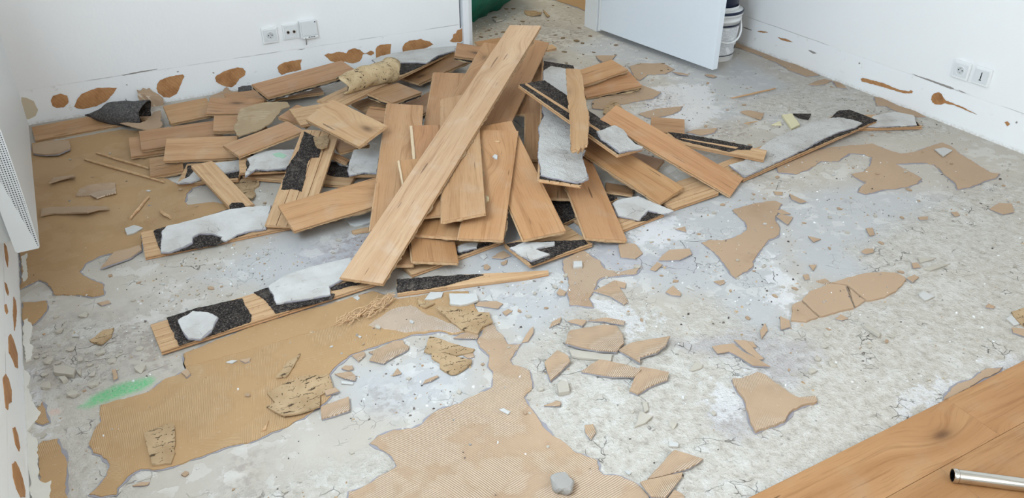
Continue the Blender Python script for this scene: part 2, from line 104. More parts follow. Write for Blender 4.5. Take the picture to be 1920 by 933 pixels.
('u73', 'U', [-0.284, 4.1161, 0.0183], [0.9989, 0.0461, -0.0], [-0.046, 0.9974, 0.0563], [0.0026, -0.0563, 0.9984], 0.5055, 0.158, 'oak plank along the foot of the back wall beside the radiator', [0.978, 1.016, 1.083], None, [])]
PATCHES = [
('left', 20, [[-0.2949, 4.0347], [-0.1641, 4.0045], [0.0862, 4.0098], [0.2363, 3.8709], [0.1674, 3.3976], [0.225, 3.2762], [0.3112, 3.2349], [0.2662, 3.221], [0.2385, 3.1823], [0.218, 3.1102], [0.2244, 3.0763], [0.3187, 3.0554], [0.3854, 2.9787], [0.2992, 2.9566], [0.158, 2.9386], [0.0321, 2.9343], [0.0215, 2.823], [0.0147, 2.7974], [-0.0323, 2.7618], [-0.1228, 2.74], [-0.1003, 2.7788], [-0.0709, 2.8275], [-0.1125, 2.8337], [-0.1676, 2.8051], [-0.1909, 2.754], [-0.1799, 2.7215], [-0.1259, 2.6328], [-0.1296, 2.5669], [-0.1643, 2.5682], [-0.2048, 2.6043], [-0.2756, 2.6464], [-0.2798, 2.6913], [-0.2954, 2.7397], [-0.317, 2.7662], [-0.3351, 2.754], [-0.3707, 2.7336], [-0.3641, 2.8831], [-0.3676, 3.0347]]),
('big_left', 78, [[0.0487, 2.1183], [0.0417, 2.0771], [0.0422, 2.0358], [0.008, 2.025], [-0.0275, 2.0206], [-0.0676, 1.9886], [-0.1216, 1.9906], [-0.192, 1.9947], [-0.1958, 1.9246], [-0.2102, 1.9087], [-0.2323, 1.8437], [-0.2249, 1.812], [-0.2077, 1.7943], [-0.1948, 1.7591], [-0.1944, 1.7378], [-0.203, 1.7126], [-0.2235, 1.6869], [-0.2464, 1.6691], [-0.2211, 1.6478], [-0.1889, 1.6377], [-0.1855, 1.6585], [-0.1737, 1.6674], [-0.1503, 1.6898], [-0.1259, 1.6964], [-0.0899, 1.6748], [-0.0537, 1.6671], [-0.0012, 1.6691], [0.018, 1.667], [0.072, 1.6713], [0.1409, 1.6595], [0.18, 1.6646], [0.2129, 1.6667], [0.2836, 1.6808], [0.3488, 1.7096], [0.3737, 1.728], [0.3875, 1.7517], [0.392, 1.7946], [0.4006, 1.8216], [0.4333, 1.8499], [0.4762, 1.874], [0.5412, 1.8799], [0.6204, 1.8798], [0.6798, 1.8806], [0.7144, 1.8648], [0.759, 1.8559], [0.7956, 1.8176], [0.8262, 1.8131], [0.8638, 1.7926], [0.8994, 1.8042], [0.9094, 1.8496], [0.9142, 1.916], [0.9345, 2.0086], [0.8911, 2.0287], [0.8058, 2.054], [0.7116, 2.0774], [0.6587, 2.1588], [0.5475, 2.1564], [0.4069, 2.1591], [0.2541, 2.1558]]),
('big_centre', 8, [[0.907, 1.819], [0.9248, 1.8061], [0.9185, 1.769], [0.9221, 1.7304], [0.916, 1.695], [0.9527, 1.678], [0.9224, 1.6566], [0.8855, 1.6256], [0.8833, 1.6019], [0.9121, 1.5643], [0.9026, 1.5321], [0.886, 1.4942], [0.8431, 1.4671], [0.8383, 1.4113], [0.8353, 1.366], [0.8367, 1.302], [0.8581, 1.2213], [0.8917, 1.1738], [0.876, 1.1458], [0.8779, 1.1249], [0.913, 1.1018], [0.9338, 1.0593], [0.9365, 1.0199], [0.922, 0.9964], [0.2887, 1.342], [0.306, 1.3771], [0.3332, 1.3736], [0.3869, 1.3888], [0.4388, 1.3984], [0.4396, 1.437], [0.4072, 1.5044], [0.4347, 1.5212], [0.4789, 1.5216], [0.5225, 1.5024], [0.5565, 1.5066], [0.6147, 1.5356], [0.6793, 1.5294], [0.7489, 1.5435], [0.7858, 1.5463], [0.8007, 1.5718], [0.8204, 1.6062], [0.8178, 1.6348], [0.8437, 1.6765], [0.8365, 1.7237], [0.8439, 1.7565], [0.8793, 1.7903]]),
('centre', 40, [[1.315, 2.0205], [1.4122, 2.0495], [1.4171, 2.0095], [1.425, 1.9487], [1.4118, 1.9028], [1.4498, 1.8609], [1.5227, 1.8522], [1.4929, 1.8272], [1.4128, 1.8507], [1.3859, 1.8616], [1.3592, 1.8593], [1.3278, 1.8304], [1.2898, 1.7989], [1.2629, 1.7772], [1.2513, 1.7324], [1.2218, 1.7586], [1.1915, 1.7785], [1.2184, 1.8378], [1.2491, 1.8733], [1.2684, 1.9087], [1.2849, 1.9719]]),
('boot', None, [[2.0935, 2.0152], [2.1782, 2.014], [2.2677, 2.001], [2.2916, 1.9931], [2.2982, 1.9589], [2.2324, 1.9151], [2.1762, 1.8689], [2.1561, 1.8288], [2.1156, 1.7875], [2.0484, 1.7757], [1.9678, 1.7346], [1.8931, 1.6911], [1.8776, 1.6707], [1.8406, 1.6559], [1.8165, 1.6575], [1.772, 1.6402], [1.7741, 1.6692], [1.791, 1.71], [1.8037, 1.7465], [1.8212, 1.8061], [1.8246, 1.8802], [1.8612, 1.8819], [1.8988, 1.855], [1.9416, 1.8513], [1.9916, 1.855], [2.0356, 1.8715], [2.0738, 1.9246], [2.0856, 1.9851]]),
('right_back', None, [[2.5273, 2.2243], [2.6931, 2.2677], [2.8075, 2.2638], [2.8894, 2.2523], [2.9978, 2.2201], [3.0895, 2.1905], [3.097, 2.0936], [3.1133, 2.0524], [3.1782, 2.0365], [3.2989, 2.0432], [3.3826, 2.0449], [3.3834, 2.0067], [3.3445, 1.9268], [3.3207, 1.8391], [3.2904, 1.7472], [3.3133, 1.7137], [3.2643, 1.6976], [3.2017, 1.7032], [3.0933, 1.6954], [3.0276, 1.7093], [3.0683, 1.7477], [3.0958, 1.8122], [3.1488, 1.908], [3.1314, 1.9419], [3.005, 1.9983], [2.995, 1.9433], [2.991, 1.8888], [2.9802, 1.8434], [2.9283, 1.8237], [2.8596, 1.8224], [2.7669, 1.851], [2.6592, 1.8612], [2.6494, 1.8879], [2.6935, 1.9127], [2.7394, 1.9264], [2.7569, 2.016], [2.8139, 2.0061], [2.8932, 2.0346], [2.9724, 2.0907], [2.9662, 2.1323], [2.9153, 2.1683], [2.8088, 2.1357], [2.7427, 2.1716], [2.6142, 2.1347], [2.545, 2.1312], [2.4945, 2.1797]]),
('halo_tan', 60, [[1.4013, 1.2444], [1.4174, 1.2357], [1.442, 1.2341], [1.4846, 1.2318], [1.4959, 1.2113], [1.4967, 1.1846], [1.4985, 1.1273], [1.5094, 1.094], [1.534, 1.0855], [1.5536, 1.0808], [1.5413, 1.0604], [1.5077, 1.068], [1.4599, 1.07], [1.4036, 1.0469], [1.3117, 1.054], [1.326, 1.0915], [1.3452, 1.1183], [1.3667, 1.1521], [1.3792, 1.1923]]),
('door_back', None, [[2.7346, 3.5941], [2.8274, 3.6181], [2.8759, 3.5811], [2.9403, 3.557], [2.9334, 3.4387], [2.8414, 3.4032], [2.7495, 3.443], [2.656, 3.3857], [2.6505, 3.4275]]),
('door_mid', None, [[2.2483, 3.2451], [2.4241, 3.3069], [2.616, 3.322], [2.632, 3.2486], [2.6402, 3.1808], [2.5534, 3.1311], [2.4413, 3.1405], [2.3571, 3.1441], [2.2348, 3.128], [2.2003, 3.163]]),
('door_low', None, [[2.3615, 2.9953], [2.4751, 3.0059], [2.6162, 2.9703], [2.5723, 2.9369], [2.5107, 2.9143], [2.438, 2.9145], [2.3866, 2.9113], [2.3644, 2.9466]]),
('door_small', None, [[2.4201, 2.6999], [2.4695, 2.7092], [2.5829, 2.6695], [2.5376, 2.6362], [2.4683, 2.6382]]),
('wall_a', None, [[3.5837, 3.6695], [3.5791, 3.5505], [3.5843, 3.419], [3.5808, 3.2752], [3.6024, 3.1665], [3.587, 2.9794], [3.507, 2.993], [3.4994, 3.1178], [3.5338, 3.2572], [3.5352, 3.4571], [3.5233, 3.5927]]),
('wall_b', None, [[3.42, 2.8957], [3.4926, 2.9133], [3.5572, 2.9168], [3.5762, 2.8776], [3.5015, 2.861], [3.4443, 2.8675]]),
('wall_c', None, [[3.5748, 2.8687], [3.5884, 2.8328], [3.5566, 2.7566], [3.524, 2.7927]]),
('wall_d', None, [[3.5831, 2.5989], [3.6022, 2.5625], [3.5882, 2.4681], [3.5978, 2.3485], [3.5813, 2.2864], [3.5409, 2.3162], [3.5215, 2.382], [3.5182, 2.4239], [3.5281, 2.4841], [3.4983, 2.5086]]),
('corner', 75, [[-0.3507, 1.9061], [-0.3366, 1.92], [-0.3021, 1.9099], [-0.2969, 1.8682], [-0.2874, 1.8191], [-0.2932, 1.7442], [-0.2947, 1.6604], [-0.3481, 1.6895], [-0.3487, 1.7941]]),
('wall_left_up', None, [[-0.3665, 2.6405], [-0.339, 2.629], [-0.299, 2.6175], [-0.2982, 2.5663], [-0.3118, 2.5342], [-0.3372, 2.4967], [-0.3611, 2.4909], [-0.3689, 2.5394]]),
('hall', None, [[3.1175, 5.0824], [3.1407, 4.9361], [3.163, 4.7946], [3.1535, 4.644], [3.0935, 4.4687], [3.5585, 5.1635], [3.245, 5.3326]]),
('laid_edge', None, [[1.9542, 0.9274], [1.9973, 0.9195], [2.0303, 0.9227], [2.0878, 0.929], [2.1333, 0.9097], [2.0974, 0.9021], [2.0009, 0.9019], [1.9266, 0.8989], [1.8583, 0.8988], [1.8762, 0.9088]]),
('band', None, [[0.0492, 2.1124], [0.0416, 2.0497], [0.15, 2.0461], [0.243, 2.0413], [0.3387, 2.0363], [0.4388, 2.0365], [0.5424, 2.0366], [0.6165, 2.0449], [0.6896, 2.0688], [0.707, 2.08], [0.6565, 2.1529], [0.5456, 2.1506], [0.4052, 2.1534], [0.2528, 2.1502]]),
('pale', 60, [[0.5771, 1.9861], [0.6242, 2.0081], [0.6743, 2.03], [0.736, 2.0232], [0.7605, 1.9501], [0.8234, 1.8456], [0.8216, 1.8187], [0.795, 1.824], [0.7612, 1.8609], [0.7104, 1.8762], [0.665, 1.8948], [0.614, 1.9441]]),
('tooth', 60, [[-0.352, 2.0509], [-0.3298, 2.0869], [-0.3244, 2.0287], [-0.3184, 1.9905], [-0.3338, 1.9875], [-0.3509, 2.0083]])]
CRACKED = [[[1.7575, 1.3725], [1.824, 1.4316], [1.864, 1.4337], [1.8459, 1.3436], [1.8165, 1.3467], [1.7962, 1.345]], [[1.8716, 1.4364], [1.9264, 1.459], [2.0279, 1.4613], [2.0596, 1.4258], [1.9848, 1.3239], [1.9002, 1.3369], [1.8526, 1.3432]], [[2.0644, 1.4233], [2.0503, 1.3357], [1.9941, 1.3255]], [[2.0336, 1.4619], [2.1085, 1.4581], [2.1788, 1.4474], [2.2319, 1.4288], [2.2712, 1.4036], [2.2802, 1.376], [2.272, 1.3543], [2.1871, 1.3241], [2.1261, 1.3186], [2.0564, 1.3323], [2.0694, 1.4278]]]
FRAGS = [
('wht', 0.009, 0.005, 'white slab of screed beside the foam-backed wood strip', [[0.8666, 2.0088], [0.9451, 1.966], [0.9363, 1.9328], [0.9025, 1.9308], [0.8737, 1.9364], [0.8459, 1.96]]),
('wht', 0.006, 0.005, 'pale grey flake just under the tip of the long top plank', [[0.7865, 2.0261], [0.8194, 2.0535], [0.8552, 2.0304], [0.8404, 2.0106], [0.8109, 2.0128]]),
('tan', 0.004, 0, 'smooth oval tan flake below the white screed slab', [[0.9207, 1.9214], [0.9356, 1.9357], [0.9911, 1.9105], [1.0017, 1.886], [0.9756, 1.87]]),
('tan', 0.004, 0, 'small tan flake right of the oval tan one', [[0.9794, 1.848], [1.0043, 1.8544], [1.01, 1.838], [0.9782, 1.8259]]),
('wht', 0.005, 0, 'white triangular flake right of the white screed slab', [[0.9474, 1.9379], [0.9926, 1.955], [0.9805, 1.9147], [0.9649, 1.9318]]),
('tan', 0.005, 0, 'tan flake on bare grey floor left of the neck-shaped patch', [[1.1863, 1.8544], [1.2088, 1.8727], [1.2192, 1.8457], [1.2029, 1.8313], [1.1862, 1.8404]]),
('rib', 0.005, 0, 'ridged wedge of adhesive just right of the central patch', [[1.298, 1.8028], [1.3409, 1.8116], [1.4011, 1.8264], [1.3823, 1.7533], [1.3651, 1.7002], [1.344, 1.6947], [1.3303, 1.757]]),
('tan', 0.005, 0, 'tan chip touching the ridged wedge', [[1.4024, 1.822], [1.4232, 1.7937], [1.4032, 1.7705], [1.3867, 1.7903]]),
('tan', 0.005, 0, 'rounded tan plate in front of the right fan plank', [[1.5416, 2.0076], [1.5589, 2.0153], [1.6017, 1.9855], [1.5869, 1.9203], [1.543, 1.9051], [1.5036, 1.9371]]),
('wht', 0.012, 0.005, 'white lump on the central ridged patch', [[1.3298, 1.9781], [1.3579, 1.9667], [1.3426, 1.9398], [1.3123, 1.9505]]),
('wht', 0.005, 0, 'pale chip between the low plank ends and the foam strip', [[1.0677, 2.1865], [1.0936, 2.1929], [1.0896, 2.1685], [1.0698, 2.1571]]),
('tan', 0.004, 0, 'pinkish tan chip above the foam strip', [[1.0531, 2.1243], [1.067, 2.1245], [1.068, 2.1005], [1.0521, 2.0898], [1.0407, 2.0999]]),
('tan', 0.004, 0, 'curved tan sliver above the foam strip', [[1.112, 2.108], [1.1442, 2.1184], [1.1251, 2.0929], [1.1094, 2.0913]]),
('tan', 0.004, 0, 'half moon tan flake tucked by the foam-patched plank corner', [[1.0976, 2.1493], [1.1369, 2.1711], [1.1589, 2.1757], [1.1652, 2.1312], [1.1285, 2.1269]]),
('por', 0.01, 0.005, 'pitted fan-shaped piece of adhesive curling at its right end', [[0.7895, 1.9474], [0.8465, 1.9329], [0.9019, 1.8813], [0.9359, 1.8546], [0.9208, 1.8018], [0.8855, 1.8022], [0.8543, 1.7731], [0.8372, 1.7976], [0.8215, 1.8216], [0.8061, 1.8961]]),
('por', 0.009, 0, 'upper of two pitted brown slabs on the smooth grey floor', [[0.7228, 1.8385], [0.7506, 1.8053], [0.7832, 1.7609], [0.8171, 1.7206], [0.8028, 1.7096], [0.7545, 1.7189], [0.733, 1.7477], [0.6946, 1.7586], [0.6802, 1.785], [0.7011, 1.813]]),
('por', 0.01, 0, 'lower of two pitted brown slabs on the smooth grey floor', [[0.6926, 1.754], [0.7329, 1.7378], [0.7588, 1.7095], [0.7874, 1.6784], [0.7732, 1.6585], [0.7473, 1.6494], [0.7179, 1.6413], [0.7044, 1.6487], [0.6897, 1.6903], [0.6983, 1.7131], [0.6842, 1.7389]]),
('rib', 0.004, 0, 'striped tip showing between the two pitted slabs', [[0.774, 1.7124], [0.805, 1.7055], [0.7999, 1.6898], [0.7807, 1.6918]]),
('rib', 0.006, 0, 'large ridged plate at the edge of the big left patch', [[0.5323, 1.8584], [0.5689, 1.8615], [0.6162, 1.871], [0.645, 1.8627], [0.6404, 1.843], [0.6489, 1.8238], [0.6395, 1.8115], [0.6012, 1.801], [0.564, 1.7918], [0.5528, 1.7841], [0.5206, 1.8196], [0.5414, 1.8421]]),
('rib', 0.005, 0, 'small ridged flake left of the large ridged plate', [[0.4831, 1.8653], [0.5208, 1.8661], [0.5191, 1.8499], [0.4922, 1.8323]]),
('tan', 0.005, 0, 'upper tan flake of the small stack on the grey floor', [[0.4378, 1.8276], [0.4519, 1.8336], [0.4695, 1.8212], [0.4664, 1.8053], [0.4509, 1.807]]),
('rib', 0.005, 0, 'middle tan leaf of the small stack on the grey floor', [[0.4115, 1.8084], [0.4569, 1.801], [0.4633, 1.7735], [0.4544, 1.7547], [0.4294, 1.7788]]),
('wht', 0.004, 0, 'white chip at the foot of the small flake stack', [[0.419, 1.7766], [0.4469, 1.7562], [0.4454, 1.7453], [0.4163, 1.7638]]),
('rib', 0.005, 0, 'lone ridged chip below the large ridged plate', [[0.5562, 1.7255], [0.5806, 1.7498], [0.5828, 1.7243], [0.5777, 1.7218]]),
('rib', 0.005, 0, 'long ridged sliver above the big centre patch', [[0.6185, 1.6523], [0.631, 1.6623], [0.6682, 1.6618], [0.6692, 1.6547], [0.6421, 1.6498]]),
('tan', 0.004, 0, 'upright tan tongue right of the patch neck', [[0.9556, 1.6815], [0.9784, 1.7005], [1.0066, 1.7217], [1.0256, 1.73], [1.0107, 1.7041], [0.9766, 1.6775]]),
('rib', 0.005, 0, 'ridged plate under the curling pitted piece', [[0.7822, 1.7969], [0.8114, 1.8051], [0.8368, 1.8066], [0.8561, 1.7717], [0.8454, 1.7595]]),
('rib', 0.009, 0, 'ridged shard standing apart left of the slab heap', [[0.9662, 1.5616], [1.0248, 1.5858], [1.0395, 1.5495], [1.0319, 1.5257], [0.9834, 1.5033], [0.9406, 1.4844], [0.9533, 1.5277]]),
('por', 0.005, 0.005, 'torn tan scrap below the pale grey flake', [[0.7652, 2.0359], [0.7727, 2.0096], [0.805, 1.9869], [0.7685, 1.9783], [0.7572, 2.0062]]),
('rib', 0.005, 0, 'narrow ridged chip behind the slab heap', [[1.0687, 1.705], [1.0903, 1.7247], [1.1279, 1.7298], [1.1109, 1.7103]]),
('tan', 0.005, 0, 'left tan flake peeping out behind the thick ridged slab', [[1.1359, 1.7062], [1.1656, 1.7028], [1.1891, 1.6773], [1.1621, 1.6603]]),
('rib', 0.005, 0, 'right tan flake peeping out behind the thick ridged slab', [[1.1936, 1.678], [1.2502, 1.66], [1.2888, 1.6102], [1.2732, 1.5998], [1.2375, 1.6445]]),
('gry', 0.008, 0, 'grey slab wedged under the thick ridged slab', [[1.0602, 1.5794], [1.1162, 1.5374], [1.1636, 1.5002], [1.1438, 1.4772], [1.0859, 1.5199], [1.0525, 1.5494]]),
('rib', 0.012, 0, 'thick ridged slab on top of the heap', [[1.0625, 1.6015], [1.0861, 1.6301], [1.1074, 1.6488], [1.1639, 1.6395], [1.2212, 1.6301], [1.2531, 1.6065], [1.2422, 1.5571], [1.2206, 1.5212], [1.1774, 1.4984], [1.1286, 1.5278], [1.0937, 1.5612]]),
('rib', 0.009, 0, 'boomerang-shaped ridged shard right of the thick slab', [[1.1911, 1.5066], [1.2183, 1.5121], [1.2429, 1.5134], [1.3089, 1.4922], [1.3575, 1.4746], [1.3207, 1.4476], [1.2796, 1.4355], [1.2232, 1.4437], [1.2086, 1.4239], [1.2014, 1.4668]]),
('rib', 0.008, 0, 'long pointed ridged shard in front of the thick slab', [[1.0406, 1.4788], [1.0808, 1.4895], [1.1135, 1.4937], [1.1355, 1.4707], [1.1667, 1.4317], [1.1893, 1.3924], [1.1538, 1.3799], [1.103, 1.4129], [1.0706, 1.4464]]),
('rib', 0.01, 0, 'square ridged shard at the lower end of the heap', [[1.1124, 1.3433], [1.1509, 1.3762], [1.1978, 1.4093], [1.2313, 1.3775], [1.255, 1.3486], [1.2349, 1.3279], [1.1757, 1.3292], [1.1254, 1.3211]]),
('rib', 0.005, 0, 'thin ridged sliver beside the rough floor edge', [[0.8747, 1.4101], [0.9145, 1.4079], [0.9203, 1.3949], [0.911, 1.3854]]),
('rib', 0.006, 0, 'lone ridged chip on rough floor below the heap', [[0.9289, 1.2903], [0.9521, 1.2844], [0.9418, 1.2562], [0.9157, 1.2396], [0.9162, 1.2657]]),
('stone', 0.026, 0.005, 'grey stone lump lying on the big centre patch', [[0.7488, 1.1481], [0.7698, 1.1676], [0.7895, 1.1647], [0.7925, 1.1281], [0.7522, 1.1048], [0.739, 1.127]]),
('rib', 0.008, 0, 'upper pointed ridged shard by the bottom edge', [[0.9625, 1.0594], [1.0182, 1.0806], [1.0808, 1.1044], [1.1025, 1.0757], [1.1239, 1.0433], [1.0887, 1.0381], [1.0562, 1.0398], [1.0046, 1.0481]]),
('rib', 0.007, 0, 'lower ridged shard by the bottom edge', [[0.9368, 1.0551], [0.9613, 1.0533], [1.01, 1.0443], [1.0536, 1.0363], [1.0391, 1.0225], [0.9983, 1.0044], [0.9629, 0.9881], [0.9315, 1.0052]]),
('rib', 0.006, 0, 'small tan corner at the very bottom edge', [[0.9701, 0.9889], [1.0001, 1.0025], [1.0099, 0.9821], [1.002, 0.9604], [0.9711, 0.9699]]),
('gry', 0.006, 0, 'grey arrowhead flake on rough floor', [[1.0435, 1.2232], [1.0901, 1.2627], [1.1105, 1.2327], [1.0781, 1.2226]]),
('wht', 0.007, 0, 'small white block right of the arrowhead flake', [[1.0907, 1.1387], [1.1077, 1.1207], [1.1, 1.111], [1.0812, 1.1244]]),
('gry', 0.006, 0, 'grey flat pebble right of the boomerang shard', [[1.3218, 1.339], [1.3616, 1.3585], [1.3729, 1.3385], [1.3607, 1.3287], [1.3253, 1.329]]),
('gry', 0.006, 0, 'narrow grey flake above the arrowhead', [[1.1206, 1.2942], [1.1335, 1.2872], [1.1155, 1.2584], [1.0977, 1.2538]]),
('gry', 0.014, 0, 'pale crumbly lump left of the long pointed shard', [[0.9457, 1.4596], [0.9658, 1.4693], [0.9793, 1.4567], [0.9631, 1.4196], [0.9323, 1.4263]]),
('tan', 0.005, 0, 'long tan plate with a grey rim on bare floor', [[1.6262, 1.8675], [1.6814, 1.8895], [1.7485, 1.8572], [1.7334, 1.8283], [1.6743, 1.822], [1.6098, 1.8572]]),
('tan', 0.005, 0, 'tan chip left of the long grey-rimmed plate', [[1.5465, 1.8228], [1.5972, 1.85], [1.6008, 1.8244], [1.5565, 1.8058]]),
('tan', 0.006, 0, 'tan triangle in the middle of the grey floor', [[1.5076, 1.687], [1.5496, 1.7035], [1.5468, 1.655], [1.5359, 1.6456], [1.5135, 1.6662]]),
('wht', 0.004, 0, 'white splinter beside the tan triangle', [[1.5874, 1.6827], [1.6071, 1.6883], [1.6014, 1.6499]]),
('rib', 0.004, 0, 'ridged crumb below the boot-shaped patch', [[1.6908, 1.6604], [1.7288, 1.6515], [1.7169, 1.634], [1.6978, 1.6335]]),
('tan', 0.005, 0, 'leaf-shaped tan chip on smooth grey floor', [[1.6355, 1.3807], [1.6772, 1.4018], [1.6566, 1.3692], [1.6094, 1.3462]]),
('tan', 0.005, 0, 'tan chip at the left tip of the cracked sheet', [[1.7441, 1.4071], [1.7521, 1.3737], [1.7305, 1.3476], [1.6936, 1.3521]]),
('tan', 0.006, 0, 'longest tan strip of the torn star cluster', [[1.4493, 1.3876], [1.4845, 1.3802], [1.5173, 1.3697], [1.5129, 1.3298], [1.5284, 1.2676], [1.5332, 1.2333], [1.4934, 1.2591], [1.4886, 1.3032], [1.478, 1.3445], [1.4413, 1.3545]]),
('tan', 0.006, 0, 'upper tan strip of the torn star cluster', [[1.5303, 1.3818], [1.5603, 1.3608], [1.5497, 1.3126], [1.5426, 1.2682], [1.5267, 1.2724], [1.5233, 1.3183]]),
('tan', 0.004, 0, 'stub on top of the torn star cluster', [[1.5626, 1.3582], [1.5783, 1.3497], [1.5667, 1.3221], [1.5545, 1.3288]]),
('tan', 0.004, 0, 'small tan triangle above the cracked sheet', [[2.0524, 1.5803], [2.0759, 1.5676], [2.0401, 1.5482]]),
('tan', 0.004, 0, 'small tan square above the cracked sheet', [[1.9837, 1.5427], [2.0086, 1.5424], [1.9885, 1.5157], [1.9704, 1.52]]),
('tan', 0.004, 0, 'tan tick-shaped chip right of the boot patch', [[2.2003, 1.7269], [2.2228, 1.6861], [2.1842, 1.6855]]),
('tan', 0.004, 0, 'tan chip in front of the cracked sheet', [[1.8901, 1.3129], [1.9222, 1.3215], [1.9259, 1.2934], [1.9005, 1.2954]]),
('rib', 0.005, 0, 'curled chip on the left end of the cracked sheet', [[2.0004, 1.4964], [2.0334, 1.4895], [2.0343, 1.4669], [2.0208, 1.4614]]),
('tan', 0.004, 0, 'tan chip on white residue right of the fan', [[1.7992, 2.0028], [1.8421, 2.0005], [1.8238, 1.9674]]),
('tan', 0.005, 0, 'oval tan chip behind the cracked sheet', [[2.2848, 1.5546], [2.312, 1.5614], [2.3356, 1.5461], [2.3201, 1.5296], [2.287, 1.5352]]),
('gry', 0.005, 0, 'upper grey shard on the right of the room', [[2.4278, 1.4301], [2.4813, 1.3953], [2.4069, 1.4054]]),
('gry', 0.005, 0, 'lower long grey shard on the right of the room', [[2.3846, 1.3767], [2.4339, 1.371], [2.4935, 1.3476], [2.3989, 1.355]]),
('tan', 0.005, 0, 'tan chip beside the two grey shards', [[2.3772, 1.416], [2.3985, 1.41], [2.3843, 1.3823], [2.3552, 1.3927]]),
('tan', 0.005, 0, 'tan tip broken off the cracked sheet end', [[2.2814, 1.3594], [2.3227, 1.3621], [2.3258, 1.3453], [2.2788, 1.3323]]),
('wht', 0.007, 0, 'white angular chunk right of the cracked sheet', [[2.2309, 1.2718], [2.2616, 1.2819], [2.271, 1.2416], [2.2221, 1.2405]]),
('gry', 0.01, 0, 'dark grey bar-shaped stone below the cracked sheet', [[1.9319, 1.2428], [1.9463, 1.2429], [1.9456, 1.1875], [1.9313, 1.1795]]),
('tan', 0.005, 0, 'small tan pebble near the right edge', [[2.3637, 1.1235], [2.3896, 1.132], [2.3956, 1.1118], [2.3802, 1.1068]]),
('por', 0.008, 0, 'pitted brown scrap cut by the right edge', [[2.4131, 1.0676], [2.4437, 1.0641], [2.4852, 1.0549], [2.3787, 0.9868], [2.3779, 1.0124], [2.389, 1.0383]]),
('wht', 0.006, 0, 'white flake under the pitted scrap at the right edge', [[2.3654, 1.0542], [2.3944, 1.0546], [2.3752, 1.0153], [2.354, 1.019]]),
('tan', 0.006, 0, 'tan plate cut by the right edge', [[2.3336, 1.0144], [2.3714, 0.9814], [2.3352, 0.9583], [2.3134, 0.9976]]),
('tan', 0.004, 0, 'curled tan flake near the doorway side of the right floor', [[2.8166, 2.7681], [2.877, 2.765], [2.9123, 2.7026], [2.838, 2.6447]]),
('cream', 0.01, 0, 'cream offcut with a dark edge beside the black foam scrap', [[2.9606, 2.6313], [3.0125, 2.6188], [2.9505, 2.5017], [2.8795, 2.4866]]),
('cream', 0.006, 0, 'tiny cream triangle left of the cream offcut', [[2.8377, 2.5737], [2.908, 2.5891], [2.8814, 2.5501]]),
('foam', 0.008, 0, 'black foam scrap on the right floor', [[3.0317, 2.6266], [3.1025, 2.5756], [3.0434, 2.5376], [3.0208, 2.5769]]),
('wht', 0.007, 0.005, 'white diamond flake on the far right patch', [[3.2706, 2.0028], [3.3257, 1.9965], [3.3341, 1.9592], [3.2375, 1.9347]]),
('tan', 0.005, 0, 'isolated brown flake near the right wall', [[2.9864, 1.5385], [3.063, 1.5497], [3.1027, 1.5205], [3.0427, 1.4734], [2.9894, 1.4844]]),
('tan', 0.004, 0, 'thin oval chip left of the isolated brown flake', [[2.682, 1.6281], [2.7201, 1.6122], [2.6956, 1.5969], [2.6709, 1.6122]]),
('tan', 0.004, 0, 'small chip just left of the isolated brown flake', [[2.8278, 1.5923], [2.8542, 1.5829], [2.8389, 1.5601], [2.8136, 1.5613]]),
('tan', 0.005, 0, 'notched tan chip in the middle of the right floor', [[2.4338, 1.663], [2.4576, 1.6523], [2.4206, 1.6135], [2.4015, 1.6177]]),
('tan', 0.005, 0, 'tan splinter above the boot-shaped patch', [[2.3874, 2.0079], [2.3943, 1.9224], [2.3669, 1.9256], [2.3609, 1.9698]]),
('tan', 0.005, 0, 'square tan chip on the right shoulder of the boot patch', [[2.2003, 1.8881], [2.2283, 1.8968], [2.2564, 1.8575], [2.1927, 1.8217]]),
('tan', 0.004, 0, 'tan tongue between the splinter and square chip', [[2.2327, 1.9326], [2.2635, 1.9237], [2.2644, 1.8792], [2.2353, 1.8951]]),
('tan', 0.004, 0, 'flat tan chip near the end of the long leaning plank', [[2.3453, 2.0543], [2.3729, 2.0286], [2.3534, 2.0148], [2.3343, 2.031]]),
('por', 0.012, 0, 'splintered brown scrap on grey floor near the left wall', [[-0.1922, 2.3176], [-0.1505, 2.3494], [-0.1201, 2.3483], [-0.1317, 2.3086], [-0.1655, 2.2735]]),
('tan', 0.005, 0, 'tan chip below the left patch', [[-0.1534, 2.5169], [-0.1203, 2.5193], [-0.1142, 2.5006], [-0.143, 2.4994]]),
('gry', 0.014, 0, 'largest grey stone of the rubble by the left wall', [[-0.2953, 2.2269], [-0.271, 2.2207], [-0.238, 2.181], [-0.2468, 2.1538], [-0.2942, 2.1929]]),
('gry', 0.011, 0, 'small grey stone below the largest rubble stone', [[-0.285, 2.1734], [-0.2677, 2.1692], [-0.2617, 2.1476], [-0.2762, 2.1438]]),
('gry', 0.011, 0, 'triangular grey stone right of the largest rubble stone', [[-0.237, 2.1658], [-0.2243, 2.1858], [-0.2285, 2.1479]]),
('tan', 0.005, 0.005, 'tan diamond chip on the big left patch edge', [[0.0261, 2.0237], [0.0429, 2.0334], [0.0486, 2.0035], [0.0358, 1.992]]),
('tan', 0.008, 0, 'stubby tan chip above the green paint mark', [[-0.1473, 2.1343], [-0.1365, 2.1284], [-0.1371, 2.0889], [-0.1482, 2.0844]]),
('por', 0.012, 0.005, 'torn pitted scrap near the bottom left corner', [[-0.1017, 1.8125], [-0.0664, 1.8201], [-0.0304, 1.8195], [-0.0325, 1.7638], [-0.0419, 1.7046], [-0.0571, 1.6704], [-0.0991, 1.6885], [-0.1003, 1.726]]),
('tan', 0.005, 0, 'thin tan shard below the big left patch', [[-0.1518, 1.6453], [-0.1319, 1.6487], [-0.1124, 1.6381], [-0.1193, 1.632]]),
